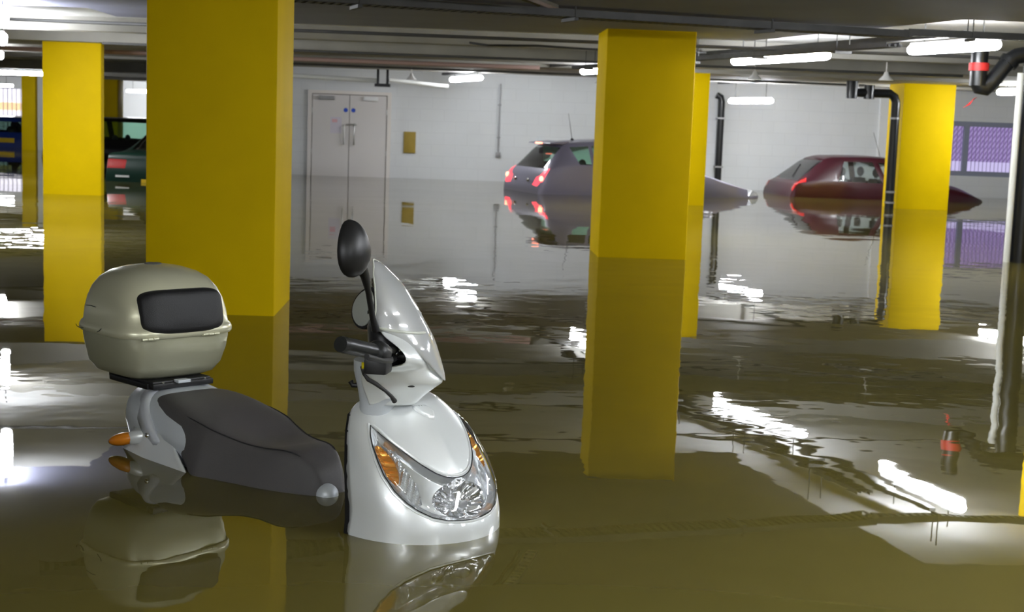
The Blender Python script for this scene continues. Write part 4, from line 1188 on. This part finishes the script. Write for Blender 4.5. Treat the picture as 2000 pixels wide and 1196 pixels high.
# --- rack
rk = MB()
rk.box(-1.68, -1.40, -0.115, 0.105, 0.202, 0.222)
rk.box(-1.415, -1.39, -0.12, 0.11, 0.196, 0.216).box(-1.66, -1.42, -0.125, -0.10, 0.194, 0.214).box(-1.66, -1.42, 0.09, 0.115, 0.194, 0.214)
rko = rk.build('luggage_rack', M['blackplastic'], sroot, bevel=0.005, loc=(0, 0, Z0))
for sg in (-1, 1): MB().ellipsoid((-1.395, sg * 0.08, 0.217), (0.005, 0.005, 0.003), 8, 6).build('screw', M['chrome'], rko)

# --- luggage box
def sup(cx_, a, b, z, n=56, e=0.5, lean=0.0):
    out = []
    for k in range(n):
        t = 2 * math.pi * k / n
        ct, st_ = math.cos(t), math.sin(t)
        out.append(Vector((cx_ + a * math.copysign(abs(ct) ** e, ct), b * math.copysign(abs(st_) ** e, st_), z)))
    return out
BXC = -1.572
base = MB().rings([sup(BXC, 0.09, 0.10, 0.220), sup(BXC, 0.125, 0.135, 0.222), sup(BXC - 0.004, 0.155, 0.168, 0.234), sup(BXC - 0.004, 0.176, 0.190, 0.264), sup(BXC, 0.188, 0.203, 0.315), sup(BXC, 0.193, 0.209, 0.352), sup(BXC, 0.193, 0.209, 0.366)])
box_o = base.build('luggage_box', M['champagne_low'], sroot, angle=50, loc=(0, 0, Z0))
tag(box_o, 'champagne coloured hard luggage box on the rack')
lid = MB().rings([sup(BXC, 0.200, 0.215, 0.366), sup(BXC, 0.204, 0.219, 0.372), sup(BXC, 0.204, 0.219, 0.386), sup(BXC, 0.199, 0.214, 0.396), sup(BXC, 0.193, 0.208, 0.402), sup(BXC - 0.002, 0.191, 0.205, 0.44, e=.53), sup(BXC - 0.005, 0.184, 0.197, 0.48, e=.56), sup(BXC - 0.009, 0.172, 0.183, 0.515, e=.6), sup(BXC - 0.012, 0.152, 0.162, 0.545, e=.65), sup(BXC - 0.015, 0.125, 0.132, 0.565, e=.7), sup(BXC - 0.018, 0.085, 0.09, 0.579, e=.8), sup(BXC - 0.02, 0.04, 0.045, 0.586, e=.9), sup(BXC - 0.02, 0.008, 0.009, 0.588, e=1)])
lid_o = lid.build('lid', M['champagne'], box_o, angle=50)
MB().tube([(BXC - 0.02, 0.0, 0.583), (BXC - 0.02, 0.0, 0.5895)], [0.03, 0.028], 28).build('lid_emblem', M['galvdark'], box_o)
def pad_ring(dx, s, e=0.42):
    out = []
    for k in range(48):
        t = 2 * math.pi * k / 48
        ct, st_ = math.cos(t), math.sin(t)
        y = -0.006 + 0.154 * s * math.copysign(abs(ct) ** e, ct)
        z = 0.450 + 0.071 * (s - 0.0) * math.copysign(abs(st_) ** e, st_)
        # rounder top corners
        out.append(Vector((-1.395 + dx - max(0, z - 0.40) * 0.20 - 0.10 * y ** 2 / 0.15, y, z)))
    return out
MB().rings([pad_ring(-0.03, 1.0), pad_ring(0.018, 1.0), pad_ring(0.030, 0.96), pad_ring(0.036, 0.88), pad_ring(0.038, 0.7), pad_ring(0.040, 0.2)]).build('backrest_pad', M['pad'], box_o, angle=60)
for y0, y1 in ((-0.172, -0.110), (0.055, 0.120)):
    for k in range(3):
        a = lerp(y0, y1, k / 3); b = lerp(y0, y1, (k + 1) / 3) - 0.002
        MB().tube([(BXC + 0.199, a, 0.369), (BXC + 0.199, b, 0.369)], 0.0055, 10).build('hinge_knuckle', M['champagne'], box_o)
for y in (-0.1, 0.1): MB().box(BXC - 0.215, BXC - 0.195, y - 0.03, y + 0.03, 0.34, 0.40).build('latch', M['champagne_low'], box_o, bevel=0.004)
# scuffs on the lid flange and side
scf = MB()
for pts in ([(-1.66, -0.2085, 0.452), (-1.63, -0.2088, 0.454), (-1.60, -0.2088, 0.452)], [(-1.71, -0.2195, 0.384), (-1.70, -0.2198, 0.377), (-1.68, -0.2198, 0.374), (-1.66, -0.2198, 0.377)], [(-1.57, -0.2198, 0.374), (-1.555, -0.2198, 0.380), (-1.545, -0.2192, 0.388)]):
    o_ = MB().tube(pts, 0.0012, 6).build('scuff', M['trim'], box_o)

# --- drowned running gear
def wheel(x, r, name='wheel'):
    mb = MB()
    N = 32
    rg = []
    for k in range(N):
        t = 2 * math.pi * k / N
        c_ = Vector((x + (r - 0.05) * math.cos(t), 0, r + (r - 0.05) * math.sin(t)))
        rg.append([c_ + Vector((math.cos(t) * math.cos(p) * 0.05, math.sin(p) * 0.05, math.sin(t) * math.cos(p) * 0.05)) for p in lin(0, 2 * math.pi, 13)[:-1]])
    rg.append(rg[0])
    mb.rings(rg, cap=False)
    o = mb.build(name, M['rubber'], sroot)
    MB().tube([(x, -0.03, r), (x, 0.03, r)], r - 0.08, 20).build('hub', M['galv'], o)
wheel(-0.06, 0.235, 'front_wheel'); wheel(-1.30, 0.235, 'rear_wheel')
MB().box(-0.66, -0.27, -0.16, 0.16, 0.26, 0.31).box(-1.15, -0.64, -0.13, 0.13, 0.28, 0.5).build('floorboard', M['silver_dull'], sroot, bevel=0.01)
MB().tube([(-0.06, 0.09, 0.235), (-0.18, 0.09, 0.62)], 0.02, 10).tube([(-0.06, -0.09, 0.235), (-0.18, -0.09, 0.62)], 0.02, 10).build('fork', M['galvdark'], sroot)
